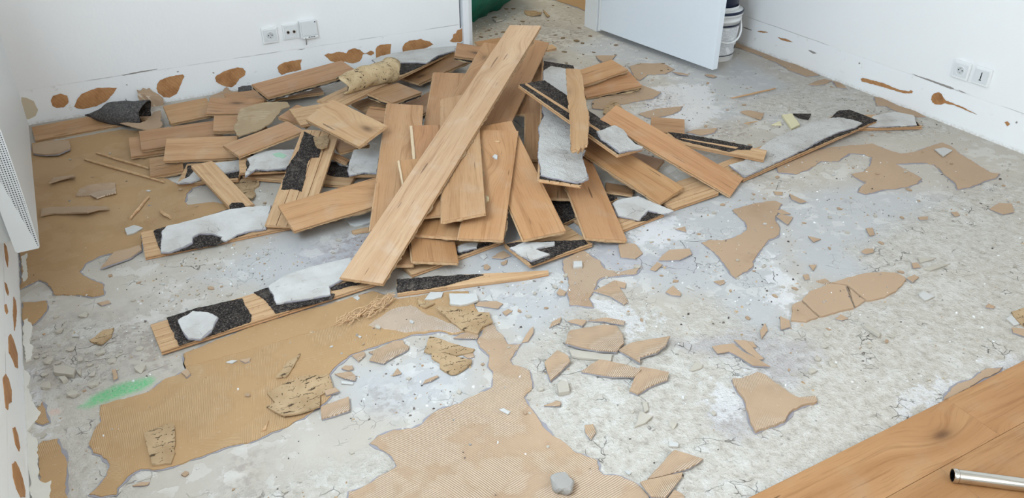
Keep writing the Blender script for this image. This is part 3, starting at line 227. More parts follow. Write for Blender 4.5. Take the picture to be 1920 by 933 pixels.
('wht', 0.006, 0, 'white chip left of the splintered brown scrap', [[-0.2391, 2.3669], [-0.2262, 2.3812], [-0.219, 2.356]]),
('gry', 0.005, 0, 'flat grey chip above the rubble', [[-0.2321, 2.248], [-0.2179, 2.2431], [-0.2173, 2.2245], [-0.2313, 2.228]]),
('por', 0.014, 0.005, 'large torn pitted slab on the edge of the big left patch', [[0.2198, 1.8134], [0.2682, 1.8275], [0.3234, 1.8338], [0.3573, 1.8179], [0.3941, 1.8057], [0.3884, 1.7492], [0.3456, 1.7348], [0.3321, 1.691], [0.2811, 1.6879], [0.2358, 1.6986], [0.2152, 1.738], [0.2047, 1.7652], [0.2299, 1.7669]]),
('por', 0.01, 0.005, 'pointed curled splinter on the big left patch', [[0.2589, 1.8689], [0.3015, 1.9183], [0.3516, 1.9442], [0.3446, 1.931], [0.3166, 1.8937], [0.2855, 1.8597]]),
('rib', 0.008, 0, 'ridged square below the large torn pitted slab', [[0.3345, 1.6937], [0.375, 1.6933], [0.4148, 1.6937], [0.4002, 1.6421], [0.3616, 1.6433], [0.3232, 1.648]]),
('tan', 0.006, 0.005, 'tan chip right of the large torn pitted slab', [[0.3626, 1.7508], [0.3942, 1.7487], [0.3991, 1.7284], [0.3624, 1.7284]]),
('wht', 0.004, 0.005, 'white crumb on the big left patch', [[0.1493, 2.0095], [0.1632, 2.013], [0.1803, 2.0037], [0.1633, 1.9964]]),
('tan', 0.004, 0.005, 'tan flake beside the white crumb on the left patch', [[0.1864, 2.0004], [0.2179, 1.9955], [0.2107, 1.9816], [0.198, 1.9802]]),
('wht', 0.005, 0.005, 'white chip on the top of the big centre patch', [[0.757, 1.4501], [0.7706, 1.451], [0.7802, 1.4291], [0.7702, 1.4228]]),
('wht', 0.004, 0.005, 'white chip beside the long flat plank', [[0.5855, 2.1492], [0.6032, 2.1548], [0.6034, 2.1325], [0.5926, 2.1247]]),
('wood', 0.004, 0.005, 'reddish splinter on the big left patch', [[0.1697, 1.6794], [0.1969, 1.7065], [0.1814, 1.6786]]),
('wht', 0.008, 0.005, 'white flake above the left end of the compound-covered plank', [[-0.0167, 2.9757], [0.0192, 2.988], [0.0434, 2.9566], [0.0077, 2.9311], [-0.0153, 2.9303]]),
('rib', 0.012, 0.005, 'curled ridged flake on the left patch', [[-0.1581, 3.3571], [-0.1365, 3.4122], [-0.1035, 3.4269], [-0.0555, 3.4227], [-0.0042, 3.406], [-0.0122, 3.2967], [-0.0548, 3.3009], [-0.0853, 3.2895], [-0.1034, 3.3305]]),
('tan', 0.012, 0.005, 'long lifted flake with a curled front edge on the left patch', [[-0.2875, 3.2309], [-0.2431, 3.2355], [-0.1893, 3.2014], [-0.1277, 3.1487], [-0.0885, 3.166], [-0.05, 3.1499], [-0.0578, 3.1885], [-0.1488, 3.243], [-0.2401, 3.2976], [-0.285, 3.2973]]),
('tan', 0.01, 0.005, 'short lifted flake by the radiator foot', [[-0.2443, 3.5023], [-0.2093, 3.5275], [-0.1691, 3.5281], [-0.1446, 3.5035], [-0.1514, 3.5524], [-0.2263, 3.5874]]),
('tan', 0.009, 0.005, 'flat sheet of adhesive in front of the wall plank', [[-0.293, 3.8788], [-0.2464, 3.8282], [-0.1945, 3.8063], [-0.143, 3.8423], [-0.1432, 3.9416], [-0.2173, 3.9953], [-0.2897, 3.9809]]),
('tan', 0.008, 0.005, 'lens of adhesive left of the long compound plank', [[-0.0685, 2.8147], [-0.0246, 2.8114], [0.0162, 2.8226], [0.0189, 2.7877], [-0.0226, 2.7532], [-0.1202, 2.7275], [-0.0997, 2.7633]]),
('rib', 0.005, 0, 'dark sliver in front of the open door', [[2.8857, 3.3977], [2.9196, 3.3693], [2.9474, 3.3291], [2.9336, 3.3168], [2.8949, 3.3526]]),
('tan', 0.004, 0, 'brown sliver under the door corner', [[3.0285, 3.2895], [3.0617, 3.2655], [3.0619, 3.2258], [3.0348, 3.2209], [3.0182, 3.2593]]),
('tan', 0.006, 0, 'star-shaped tan scrap behind the upper right planks', [[2.664, 3.8327], [2.7055, 3.8214], [2.7777, 3.7935], [2.7163, 3.738], [2.6348, 3.7173], [2.6397, 3.7686]]),
('por', 0.02, 0, 'crumbly cream lump at the back end of the long leaning plank', [[2.2065, 3.0832], [2.262, 3.1506], [2.3199, 3.1777], [2.3448, 3.1474], [2.322, 3.0689], [2.2623, 3.053], [2.2043, 3.0291]]),
('wht', 0.012, 0, 'chunk of white compound on foam left of the long top plank', [[0.7305, 2.6449], [0.7713, 2.6462], [0.8345, 2.6598], [0.8147, 2.5944], [0.776, 2.5876], [0.7437, 2.5914], [0.7331, 2.6155]]),
('wood', 0.01, 0, 'brown wood scrap in front of the white chunk', [[0.7239, 2.5652], [0.7573, 2.5651], [0.7913, 2.5603], [0.7816, 2.5338], [0.7239, 2.5473]]),
('por', 0.008, 0, 'ribbed tan sheet under the pitted strip', [[0.4267, 3.1643], [0.4577, 3.1864], [0.4941, 3.1723], [0.523, 3.1453], [0.5115, 3.1072], [0.4902, 3.0915], [0.4782, 3.0233], [0.4557, 2.9736], [0.4397, 3.013], [0.4298, 3.0814]]),
('por', 0.01, 0, 'dark bark-like scrap in the hall', [[2.7683, 4.8749], [2.837, 4.8687], [2.8685, 4.8055], [2.8215, 4.74], [2.7574, 4.7597], [2.7483, 4.8247]]),
('por', 0.008, 0, 'brown splinter in the hall behind the bark-like scrap', [[2.8926, 4.8317], [2.8983, 4.7978], [2.8662, 4.6943], [2.8369, 4.6806]]),
('gry', 0.008, 0, 'dark stone beside the green sack', [[2.495, 4.8213], [2.5418, 4.8253], [2.5461, 4.7648], [2.4786, 4.7439]])]
STICKS = [('thin long wood splinter nearest the radiator on the left patch', [-0.0962, 3.7127, 0.01], [0.1751, 3.3132, 0.01], 0.006), ('shorter wood splinter above the long one', [-0.0459, 3.7609, 0.01], [0.1353, 3.481, 0.01], 0.006), ('slanted wood splinter on the left patch', [0.0982, 3.2068, 0.01], [0.0081, 3.0511, 0.01], 0.006), ('stubby pale splinter on the left patch', [0.1209, 3.0596, 0.011], [0.1452, 2.984, 0.011], 0.007), ('thin stick lying on the floor by the open door', [2.9019, 2.9245, 0.009], [3.2007, 2.9229, 0.009], 0.005), ('splinter beside the wood offcut below the door patch', [2.7268, 2.6439, 0.007], [2.8022, 2.6331, 0.007], 0.003)]
ON_PLANK = [('sliver', 0.006, 'long upright pale sliver left of the longest plank', 'mid25', [[0.5257, 0.0859], [0.5292, 0.0747], [0.3083, 0.0706], [0.1902, 0.0775], [0.1906, 0.0837]]), ('sliver', 0.006, 'short upright pale sliver left of the longest plank', 'mid26', [[0.3546, 0.084], [0.3571, 0.0755], [0.1934, 0.0761], [0.1876, 0.0827]]), ('wht', 0.007, 'white chip lying on the chip-strewn fan plank', 'fan6', [[0.4705, 0.0079], [0.4839, 0.0014], [0.4787, -0.0114], [0.4556, -0.0128], [0.4601, -0.0011]]), ('wood', 0.005, 'short splinter on the chip-strewn fan plank', 'fan6', [[0.5694, 0.0094], [0.5786, 0.0076], [0.5779, -0.0121], [0.5688, -0.0112]]), ('cream', 0.01, 'cream pebble at the edge of the chip-strewn fan plank', 'fan6', [[0.2136, 0.0079], [0.2233, 0.0053], [0.2193, -0.0046], [0.2048, -0.007], [0.2, -0.0013], [0.2035, 0.0052]])]
WALL_SPOTS = [
('wallB', 'glue', [[-0.1796, 0.1006], [-0.1633, 0.1245], [-0.1312, 0.1294], [-0.1044, 0.1138], [-0.107, 0.0826], [-0.1339, 0.0604], [-0.1642, 0.0633], [-0.1795, 0.078]]),
('wallB', 'glue', [[-0.0899, 0.0548], [-0.0678, 0.089], [-0.0424, 0.1116], [-0.0082, 0.1218], [0.0335, 0.1299], [0.0721, 0.124], [0.1185, 0.1149], [0.1016, 0.0949], [0.0559, 0.0571], [0.0031, 0.0391], [-0.0456, 0.0363], [-0.0756, 0.0429]]),
('wallB', 'pale', [[-0.2944, 0.1412], [-0.2741, 0.134], [-0.2498, 0.1135], [-0.2435, 0.0676], [-0.2626, 0.0396], [-0.2919, 0.0299], [-0.324, 0.0362]]),
('wallB', 'glue', [[0.2955, 0.081], [0.305, 0.1028], [0.3207, 0.1188], [0.3462, 0.1261], [0.3684, 0.13], [0.4115, 0.1303], [0.4333, 0.1308], [0.4394, 0.1209], [0.4237, 0.0971], [0.4029, 0.0621], [0.3871, 0.038], [0.3631, 0.0273], [0.3456, 0.0215], [0.3202, 0.0292], [0.2993, 0.0567]]),
('wallB', 'glue', [[0.585, 0.0874], [0.5986, 0.1001], [0.629, 0.1118], [0.6643, 0.1192], [0.705, 0.1233], [0.735, 0.1136], [0.7437, 0.0971], [0.7374, 0.0769], [0.7057, 0.0609], [0.6837, 0.0341], [0.6587, 0.0231], [0.6314, 0.031], [0.6059, 0.0476], [0.5867, 0.0661]]),
('wallB', 'glue', [[0.9113, 0.0879], [0.9241, 0.1012], [0.9495, 0.1106], [0.9983, 0.1139], [1.0481, 0.1122], [1.0364, 0.0893], [1.0362, 0.0569], [1.0018, 0.0526], [0.9714, 0.0532], [0.9277, 0.0449], [0.9138, 0.0647]]),
('wallB', 'glue', [[1.1739, 0.1174], [1.1997, 0.1227], [1.2181, 0.118], [1.2439, 0.1222], [1.2814, 0.1164], [1.2996, 0.1073], [1.3143, 0.124], [1.347, 0.1285], [1.3751, 0.1179], [1.3899, 0.103], [1.4018, 0.0916], [1.4183, 0.0923], [1.4388, 0.1006], [1.4578, 0.0913], [1.4586, 0.0784], [1.4395, 0.073], [1.4146, 0.0877], [1.3934, 0.0865], [1.3825, 0.0626], [1.3647, 0.0481], [1.3316, 0.0444], [1.3065, 0.0523], [1.2881, 0.0616], [1.2309, 0.0657], [1.2011, 0.0818]]),
('wallB', 'glue', [[1.4702, 0.1035], [1.4801, 0.118], [1.504, 0.1252], [1.5373, 0.1241], [1.5639, 0.1215], [1.5586, 0.0901], [1.5552, 0.057], [1.5111, 0.0534], [1.4678, 0.0557]]),
('wallB', 'glue', [[1.6327, 0.0918], [1.6479, 0.1122], [1.6795, 0.1237], [1.7139, 0.122], [1.7486, 0.1234], [1.7756, 0.1084], [1.8031, 0.1004], [1.8246, 0.0795], [1.7801, 0.0664], [1.7236, 0.0585], [1.6754, 0.0645], [1.6306, 0.0629]]),
('wallB', 'glue', [[1.93, 0.0828], [1.9502, 0.1004], [1.9538, 0.1202], [1.9735, 0.1251], [1.9825, 0.1416], [2.0049, 0.1435], [2.0165, 0.1571], [2.0361, 0.1555], [2.0389, 0.1184], [2.0368, 0.0878], [2.0138, 0.0757], [2.0022, 0.0671], [1.9519, 0.0735]]),
('wallB', 'scar', [[0.1488, 0.1744], [0.2149, 0.1779], [0.2813, 0.1787], [0.323, 0.1783], [0.3182, 0.1754], [0.2469, 0.1735], [0.164, 0.17]]),
('wallB', 'scar', [[1.0271, 0.167], [1.0485, 0.1687], [1.0757, 0.167], [1.054, 0.1642]]),
('wallB', 'scar', [[0.4074, 0.1497], [0.4159, 0.1518], [0.4192, 0.1466], [0.4103, 0.1452]]),
('wallB', 'scar', [[0.5765, 0.117], [0.5851, 0.1179], [0.5884, 0.1114], [0.5809, 0.1103]]),
('wallB', 'scar', [[0.1418, 0.0529], [0.146, 0.0533], [0.1478, 0.043], [0.1431, 0.0409]]),
('wallB', 'scar', [[0.1616, 0.1248], [0.1677, 0.1243], [0.1696, 0.1194], [0.1644, 0.1191]]),
('wallR', 'glue', [[2.7192, 0.0596], [2.707, 0.0702], [2.6454, 0.076], [2.5796, 0.0816], [2.535, 0.0797], [2.47, 0.0791], [2.4249, 0.0874], [2.4172, 0.0964], [2.4031, 0.0946], [2.4062, 0.0843], [2.4364, 0.0733], [2.4669, 0.0689], [2.5411, 0.0635], [2.6175, 0.0579], [2.7068, 0.0488]]),
('wallR', 'glue', [[2.2973, 0.0884], [2.298, 0.1064], [2.2884, 0.1232], [2.2675, 0.1347], [2.2516, 0.1309], [2.2377, 0.1176], [2.2199, 0.1075], [2.1816, 0.108], [2.1199, 0.1062], [2.0526, 0.0972], [2.1173, 0.0982], [2.179, 0.0999], [2.2206, 0.0946], [2.2404, 0.0805], [2.2676, 0.073], [2.2854, 0.076]]),
('wallR', 'glue', [[3.3378, 0.1181], [3.3033, 0.122], [3.2763, 0.1262], [3.2199, 0.1218], [3.273, 0.1125], [3.3076, 0.1105]]),
('wallR', 'scar', [[3.102, 0.1083], [3.0767, 0.1124], [3.0366, 0.1086], [3.0601, 0.0988]]),
('wallR', 'glue', [[1.9196, 0.1079], [1.9095, 0.1159], [1.8937, 0.1072], [1.9019, 0.0938]]),
('wallR', 'scar', [[2.4364, 0.1759], [2.3853, 0.1763], [2.3356, 0.1783], [2.2861, 0.1779], [2.2189, 0.179], [2.1987, 0.1751], [2.2153, 0.1679], [2.3232, 0.1706], [2.4044, 0.1722]]),
('wallR', 'scar', [[2.7549, 0.1361], [2.7475, 0.143], [2.7429, 0.1348], [2.7507, 0.1296]]),
('wallR', 'scar', [[1.8739, 0.123], [1.8685, 0.1317], [1.8637, 0.125], [1.8683, 0.1191]]),
('wallR', 'scar', [[3.6264, 0.105], [3.5974, 0.1065], [3.5521, 0.1059], [3.5544, 0.1017], [3.5959, 0.1001], [3.6223, 0.1015]]),
('wallR', 'glue', [[3.5084, 0.1091], [3.4795, 0.1198], [3.4493, 0.1236], [3.4187, 0.1245], [3.4534, 0.1145], [3.4835, 0.1102]]),
('wallR', 'scar', [[2.1803, 0.1766], [2.1616, 0.1766], [2.1327, 0.1731], [2.1596, 0.1703]]),
('wallL', 'glue', [[2.2304, 0.1444], [2.2771, 0.124], [2.2824, 0.0974], [2.2571, 0.0649], [2.1864, 0.0659], [2.1592, 0.0897], [2.1659, 0.1111], [2.1566, 0.1438]]),
('wallL', 'glue', [[1.961, 0.1976], [2.0127, 0.1748], [2.0202, 0.1528], [1.9982, 0.1301], [1.9448, 0.1327], [1.9141, 0.1538], [1.8764, 0.1633], [1.8649, 0.1795], [1.9134, 0.1892]]),
('wallL', 'glue', [[1.8475, 0.1278], [1.8724, 0.1102], [1.8651, 0.0877], [1.8318, 0.0736], [1.8106, 0.0817], [1.8058, 0.111]]),
('wallL', 'glue', [[1.7004, 0.1401], [1.7372, 0.1151], [1.7416, 0.0914], [1.7333, 0.0635], [1.7079, 0.0449], [1.6821, 0.0488], [1.6482, 0.0827], [1.6456, 0.1131], [1.6626, 0.1346]]),
('wallL', 'glue', [[2.5545, 0.0824], [2.5624, 0.0612], [2.5087, 0.0543], [2.4091, 0.0707], [2.3507, 0.0859], [2.4224, 0.0937]]),
('wallL', 'glue', [[2.3581, 0.1731], [2.3898, 0.1571], [2.3705, 0.1426], [2.3366, 0.1551], [2.3331, 0.1702]]),
('wallL', 'glue', [[2.7646, 0.1651], [2.7833, 0.1415], [2.7376, 0.1254], [2.6562, 0.1338], [2.6679, 0.1506], [2.7089, 0.1614]]),
('wallL', 'glue', [[2.5017, 0.1675], [2.5193, 0.1506], [2.4995, 0.1299], [2.4709, 0.1376], [2.465, 0.1573]])]
WHITE_SPLASH = [[[-0.3802, 2.2721], [-0.3643, 2.2473], [-0.3575, 2.2011], [-0.3663, 2.1749], [-0.3569, 2.1294], [-0.3483, 2.0709], [-0.3352, 2.0399], [-0.3452, 2.0126], [-0.3611, 1.9938], [-0.3716, 1.977], [-0.3504, 1.9389], [-0.3478, 1.9071], [-0.3509, 1.8542], [-0.3488, 1.8124], [-0.3491, 1.7732], [-0.3358, 1.7562], [-0.3239, 1.7594], [-0.329, 1.6996], [-0.3456, 1.6866], [-0.37, 1.7], [-0.3733, 1.8258], [-0.3775, 2.0441]], [[-0.3657, 2.529], [-0.3536, 2.5352], [-0.3431, 2.4851], [-0.3516, 2.3983], [-0.3442, 2.3591], [-0.3516, 2.3061], [-0.3656, 2.3026], [-0.3715, 2.4091]], [[-0.362, 2.9587], [-0.3448, 2.9738], [-0.3464, 2.7946], [-0.36, 2.765]]]
HUB_LEFT = [(-0.27, 2.2202, 0.09, 0.08), (-0.231, 2.1719, 0.08, 0.06), (-0.2761, 2.3659, 0.07, 0.1), (-0.1904, 2.1498, 0.06, 0.06)]
HUB_MID = [(0.9579, 1.4328, 0.05, 0.05), (1.1224, 1.2691, 0.03, 0.05), (1.214, 1.6841, 0.1, 0.03), (0.9558, 1.4723, 0.06, 0.06), (1.6147, 1.193, 0.1, 0.03), (1.3301, 1.8922, 0.12, 0.03), (1.488, 1.8634, 0.08, 0.03), (0.854, 1.4035, 0.03, 0.05)]
HUB_HALL = [(2.5324, 4.6207, 0.18, 0.22), (2.3018, 4.4801, 0.1, 0.15), (2.6575, 4.2877, 0.2, 0.2), (2.7819, 4.7728, 0.2, 0.2), (2.523, 3.8853, 0.2, 0.2)]
ZONES = {'rough': [[[0.9172, 1.5731], [1.1367, 1.7198], [1.366, 1.694], [1.4334, 1.5582], [1.6151, 1.5927], [1.607, 1.4318], [1.7084, 1.2846], [1.8788, 1.3156], [2.1862, 1.2817], [2.9993, 1.4022], [2.4101, 0.9022], [1.2226, 0.8096], [0.6689, 1.1118], [0.8301, 1.2801]], [[2.2716, 1.5776], [2.8442, 1.6817], [3.4719, 1.6124], [2.4734, 0.9917], [2.0399, 1.1648]], [[-0.3454, 2.4643], [-0.2253, 2.4617], [-0.0624, 2.2494], [-0.1151, 2.0561], [-0.2545, 2.032], [-0.3573, 2.088]], [[-0.2688, 2.0157], [-0.186, 1.9008], [-0.1762, 1.7449], [-0.1674, 1.6045], [-0.3018, 1.6778]], [[2.8579, 2.844], [3.9109, 3.0252], [3.615, 2.1214], [3.2831, 2.1586], [2.9883, 2.5361]], [[0.4269, 1.4573], [0.636, 1.4525], [0.3427, 1.3447], [0.0086, 1.4902], [0.21, 1.4743]], [[2.2578, 4.6339], [2.718, 4.9596], [3.1194, 4.9017], [2.9287, 4.2712], [2.4203, 4.4159], [2.1687, 4.3658]]], 'white': [[[1.7424, 2.181], [1.8839, 2.1286], [1.8374, 1.9431], [1.6623, 1.9092], [1.6195, 1.996]], [[2.6138, 3.3278], [2.9438, 3.149], [2.7145, 2.8006], [2.448, 2.6823], [2.4114, 2.965]], [[1.7045, 0.9397], [1.7873, 0.9806], [1.9192, 0.9602], [1.9518, 0.9242], [1.8734, 0.9086], [1.7102, 0.9012]], [[2.0803, 0.9392], [2.1483, 0.9521], [2.204, 0.9217], [2.106, 0.8981]], [[1.2986, 1.222], [1.3413, 1.2493], [1.4273, 1.268], [1.4983, 1.2564], [1.4598, 1.237], [1.3609, 1.1512], [1.2958, 1.1746]], [[-0.1885, 2.7567], [-0.3361, 2.7622], [-0.3484, 2.902], [-0.3051, 2.9386]], [[0.5144, 2.0588], [0.7983, 2.0375], [0.8551, 1.8732], [0.6659, 1.8979]], [[2.0007, 1.725], [1.8774, 1.4499], [1.781, 1.4013], [1.8002, 1.4919]], [[-0.3525, 2.2382], [-0.3363, 2.2293], [-0.3367, 2.0768], [-0.3477, 1.989], [-0.3602, 1.9958]], [[-0.3602, 1.9958], [-0.3415, 1.9856], [-0.3511, 1.7047], [-0.3712, 1.7157]], [[1.2591, 1.7522], [1.3375, 1.7439], [1.3889, 1.5824], [1.2821, 1.5776]]], 'lav': [[[1.4648, 2.0801], [1.5815, 2.0602], [1.598, 1.9029], [1.5348, 1.8187], [1.4198, 1.8622], [1.411, 1.9643]], [[1.2836, 1.1933], [1.3748, 1.1558], [1.3076, 1.0526], [1.2455, 1.0754], [1.2411, 1.1225]], [[1.3365, 1.4872], [1.5061, 1.4402], [1.737, 1.269], [1.6557, 1.1706], [1.5356, 1.1563], [1.4778, 1.2676]], [[1.6454, 1.9184], [1.7587, 1.8777], [1.6947, 1.7704], [1.5753, 1.7966]], [[0.5137, 2.5342], [0.7898, 2.513], [0.8512, 2.3505], [0.6729, 2.25], [0.5288, 2.3284]]], 'blue': [[[2.2628, 1.9978], [2.6936, 1.9502], [2.9409, 1.6809], [2.9455, 1.4314], [2.6791, 1.2345], [2.5109, 1.4061], [2.1443, 1.3753], [1.9972, 1.567]], [[3.3789, 3.422], [3.3151, 2.8557], [3.4787, 2.5073], [3.2545, 2.3171], [2.8741, 2.5981], [2.89, 3.0861]], [[1.0676, 2.4528], [1.6259, 2.3441], [2.2853, 2.1445], [2.2112, 1.8308], [1.76, 1.3803], [1.5325, 1.2377], [1.6151, 1.5927], [1.3622, 1.8747], [1.1367, 1.7198], [0.9649, 1.6897], [0.9215, 1.9704], [0.9742, 2.1625]], [[0.1767, 2.5201], [0.476, 2.6837], [0.8036, 2.5504], [0.6889, 2.2412], [0.429, 2.2386]], [[3.0497, 4.2058], [3.1693, 3.3217], [3.0965, 2.7145], [2.6459, 2.7219], [2.8467, 3.3949], [2.6021, 4.0715]], [[0.4451, 1.8034], [0.5571, 1.7969], [0.8506, 1.752], [0.7164, 1.5519], [0.5268, 1.5582], [0.3884, 1.6814]]], 'green': [[[-0.2445, 2.0217], [-0.2055, 2.0545], [-0.1278, 2.0682], [-0.0506, 2.0576], [-0.0446, 2.0281], [-0.081, 2.0118], [-0.148, 2.0107], [-0.2233, 2.0029]]], 'orange': [[[-0.3172, 2.0421], [-0.3015, 2.0431], [-0.292, 2.0236], [-0.3079, 2.0182]]], 'dirt': [[[-0.2082, 2.4848], [0.0557, 2.3087], [0.0123, 2.0393], [-0.1609, 2.1607]], [[0.6154, 2.6079], [0.8036, 2.5504], [0.7006, 2.2728], [0.5654, 2.385]], [[0.0873, 1.6217], [0.1632, 1.6011], [0.1095, 1.4907], [0.0604, 1.4987]], [[0.4886, 1.7013], [0.5763, 1.6792], [0.5142, 1.5652], [0.4635, 1.5928]], [[2.6145, 3.2811], [2.6904, 3.1051], [2.5266, 2.9422], [2.4286, 3.0768]], [[2.4668, 2.7445], [2.76, 2.66], [2.6265, 2.515], [2.4, 2.6242]], [[2.2337, 4.647], [2.7819, 4.7728], [2.9287, 4.2712], [2.4127, 3.945], [2.145, 4.3188]], [[-0.3454, 2.4643], [-0.0941, 2.2372], [-0.1774, 1.9899], [-0.3542, 2.1864]]]}
# ------------------------------------------------------------------ helpers
RND = random.Random(7)
def lin(c):
    return tuple(((v / 255) / 12.92 if v / 255 <= .04045 else ((v / 255 + .055) / 1.055) ** 2.4) for v in c) + (1.0,)

def link(o, parent=None):
    COL.objects.link(o)
    if parent is not None: o.parent = parent
    return o
def mesh(name, verts, faces, mats, parent=None, fm=None, smooth=False):
    me = bpy.data.meshes.new(name); me.from_pydata([tuple(v) for v in verts], [], faces)
    for m in (mats if isinstance(mats, (list, tuple)) else [mats]): me.materials.append(m)
    if fm is not None: me.polygons.foreach_set('material_index', fm)
    if smooth: me.polygons.foreach_set('use_smooth', [True] * len(me.polygons))
    me.update()
    return link(bpy.data.objects.new(name, me), parent)
def empty(name, mat4=None, loc=None):
    o = bpy.data.objects.new(name, None); o.empty_display_size = .05; COL.objects.link(o)
    if mat4 is not None: o.matrix_world = mat4
    if loc is not None: o.location = loc
    return o
def tag(o, label=None, cat=None, group=None, kind=None):
    for k, v in (('label', label), ('category', cat), ('group', group), ('kind', kind)):
        if v: o[k] = v
    return o
def ccw(p):
    a = sum(p[i - 1][0] * p[i][1] - p[i][0] * p[i - 1][1] for i in range(len(p)))
    return list(p) if a > 0 else list(reversed(p))
def jag(p, step, amp, seed=0):
    """subdivide an outline and break it up the way torn or chipped edges run"""
    r = random.Random(seed); out = []; n = len(p)
    for i in range(n):
        a, b = p[i], p[(i + 1) % n]
        L = math.hypot(b[0] - a[0], b[1] - a[1]); k = max(1, int(L / step))
        nx, ny = (-(b[1] - a[1]) / L, (b[0] - a[0]) / L) if L > 1e-9 else (0, 0)
        out.append((a[0], a[1])); w = 0
        for j in range(1, k):
            t = j / k; w = .55 * w + r.uniform(-amp, amp) * .8
            out.append((a[0] + (b[0] - a[0]) * t + nx * w, a[1] + (b[1] - a[1]) * t + ny * w))
    return out
def inset(p, d):
    n = len(p); out = []
    for i in range(n):
        a, b, c = p[i - 1], p[i], p[(i + 1) % n]
        e1 = Vector((b[0] - a[0], b[1] - a[1])); e2 = Vector((c[0] - b[0], c[1] - b[1]))
        if e1.length < 1e-9 or e2.length < 1e-9: out.append(b); continue
        n1 = Vector((-e1.y, e1.x)).normalized(); n2 = Vector((-e2.y, e2.x)).normalized()
        m = (n1 + n2); m = m.normalized() if m.length > .2 else n1
        out.append((b[0] + m.x * d, b[1] + m.y * d))
    return out
def slab_geo(p, z0, z1, bev=0.0, zf=None):
    """prism of an outline; zf(x, y) lifts both faces (curled sheets)"""
    p = ccw(p); n = len(p); q = inset(p, bev) if bev else p
    zf = zf or (lambda x, y: 0)
    v = [(x, y, z0 + zf(x, y)) for x, y in p]
    if bev:
        v += [(x, y, z1 - bev * .8 + zf(x, y)) for x, y in p] + [(x, y, z1 + zf(x, y)) for x, y in q]
    else:
        v += [(x, y, z1 + zf(x, y)) for x, y in p]
    f = [tuple(reversed(range(n)))]
    lv = 2 if bev else 1
    for k in range(lv):
        f += [(k * n + i, k * n + (i + 1) % n, (k + 1) * n + (i + 1) % n, (k + 1) * n + i) for i in range(n)]
    f.append(tuple(lv * n + i for i in range(n)))
    return v, f
def slab(name, p, z0, z1, mat, parent=None, bev=0.0, zf=None):
    v, f = slab_geo(p, z0, z1, bev, zf)
    return mesh(name, v, f, mat, parent)
def sheet(name, p, z0, z1, mat, parent, zf, cell=.012):
    """like slab, but filled with a grid so that it can bend"""
    p = ccw(p); bm = bmesh.new()
    vs = [bm.verts.new((x, y, 0)) for x, y in p]; bm.faces.new(vs)
    xs = [q[0] for q in p]; ys = [q[1] for q in p]
    for ax, lo, hi in ((0, min(xs), max(xs)), (1, min(ys), max(ys))):
        t = lo + cell
        while t < hi:
            no = (1, 0, 0) if ax == 0 else (0, 1, 0); co = (t, 0, 0) if ax == 0 else (0, t, 0)
            bmesh.ops.bisect_plane(bm, geom=bm.verts[:] + bm.edges[:] + bm.faces[:], plane_co=co, plane_no=no, dist=1e-6)
            t += cell
    bmesh.ops.triangulate(bm, faces=bm.faces[:])
    res = bmesh.ops.extrude_face_region(bm, geom=bm.faces[:])
    top = {e for e in res['geom'] if isinstance(e, bmesh.types.BMVert)}
    for v in bm.verts: v.co.z = (z1 if v in top else z0) + zf(v.co.x, v.co.y)
    bmesh.ops.recalc_face_normals(bm, faces=bm.faces[:])
    me = bpy.data.meshes.new(name); bm.to_mesh(me); bm.free(); me.materials.append(mat)
    return link(bpy.data.objects.new(name, me), parent)
def box_geo(x0, x1, y0, y1, z0, z1):
    v = [(x, y, z) for z in (z0, z1) for x, y in ((x0, y0), (x1, y0), (x1, y1), (x0, y1))]
    return v, [(3, 2, 1, 0), (4, 5, 6, 7), (0, 1, 5, 4), (1, 2, 6, 5), (2, 3, 7, 6), (3, 0, 4, 7)]
def box(name, x0, x1, y0, y1, z0, z1, mat, parent=None, bev=0.0):
    v, f = box_geo(x0, x1, y0, y1, z0, z1)
    o = mesh(name, v, f, mat, parent)
    if bev:
        bm = bmesh.new(); bm.from_mesh(o.data); bmesh.ops.bevel(bm, geom=bm.edges[:], offset=bev, segments=2, affect='EDGES', profile=.6)
        bm.to_mesh(o.data); bm.free()
    return o
def extrude_x(name, prof, L, mat, parent=None, cap=True):
    """cross-section (y, z), counter-clockwise seen from +x, run along x from 0 to L"""
    n = len(prof)
    v = [(0, y, z) for y, z in prof] + [(L, y, z) for y, z in prof]
    f = [(i, n + i, n + (i + 1) % n, (i + 1) % n) for i in range(n)]
    f += [tuple(range(n)), tuple(reversed(range(n, 2 * n)))]
    f = [tuple(reversed(q)) for q in f]
    return mesh(name, v, f, mat, parent)
def lathe_geo(prof, seg=40):
    v = []; f = []
    for r, z in prof:
        for i in range(seg):
            a = 2 * math.pi * i / seg; v.append((r * math.cos(a), r * math.sin(a), z))
    for k in range(len(prof) - 1):
        for i in range(seg):
            j = (i + 1) % seg; f.append((k * seg + i, k * seg + j, (k + 1) * seg + j, (k + 1) * seg + i))
    return v, f
def lathe(name, prof, mat, parent=None, seg=40, smooth=True):
    v, f = lathe_geo(prof, seg); return mesh(name, v, f, mat, parent, smooth=smooth)
def tube_geo(path, rad, seg=8, caps=True):
    v = []; f = []; n = len(path)
    for i, p in enumerate(path):
        p = Vector(p); t = (Vector(path[min(n - 1, i + 1)]) - Vector(path[max(0, i - 1)])).normalized()
        a = t.orthogonal().normalized() if i == 0 else (a - t * a.dot(t)).normalized()
        b = t.cross(a); r = rad[i] if isinstance(rad, (list, tuple)) else rad
        for k in range(seg):
            w = 2 * math.pi * k / seg; v.append(p + a * math.cos(w) * r + b * math.sin(w) * r)
    for i in range(n - 1):
        for k in range(seg):
            j = (k + 1) % seg; f.append((i * seg + k, i * seg + j, (i + 1) * seg + j, (i + 1) * seg + k))
    if caps: f += [tuple(reversed(range(seg))), tuple(range((n - 1) * seg, n * seg))]
    return v, f
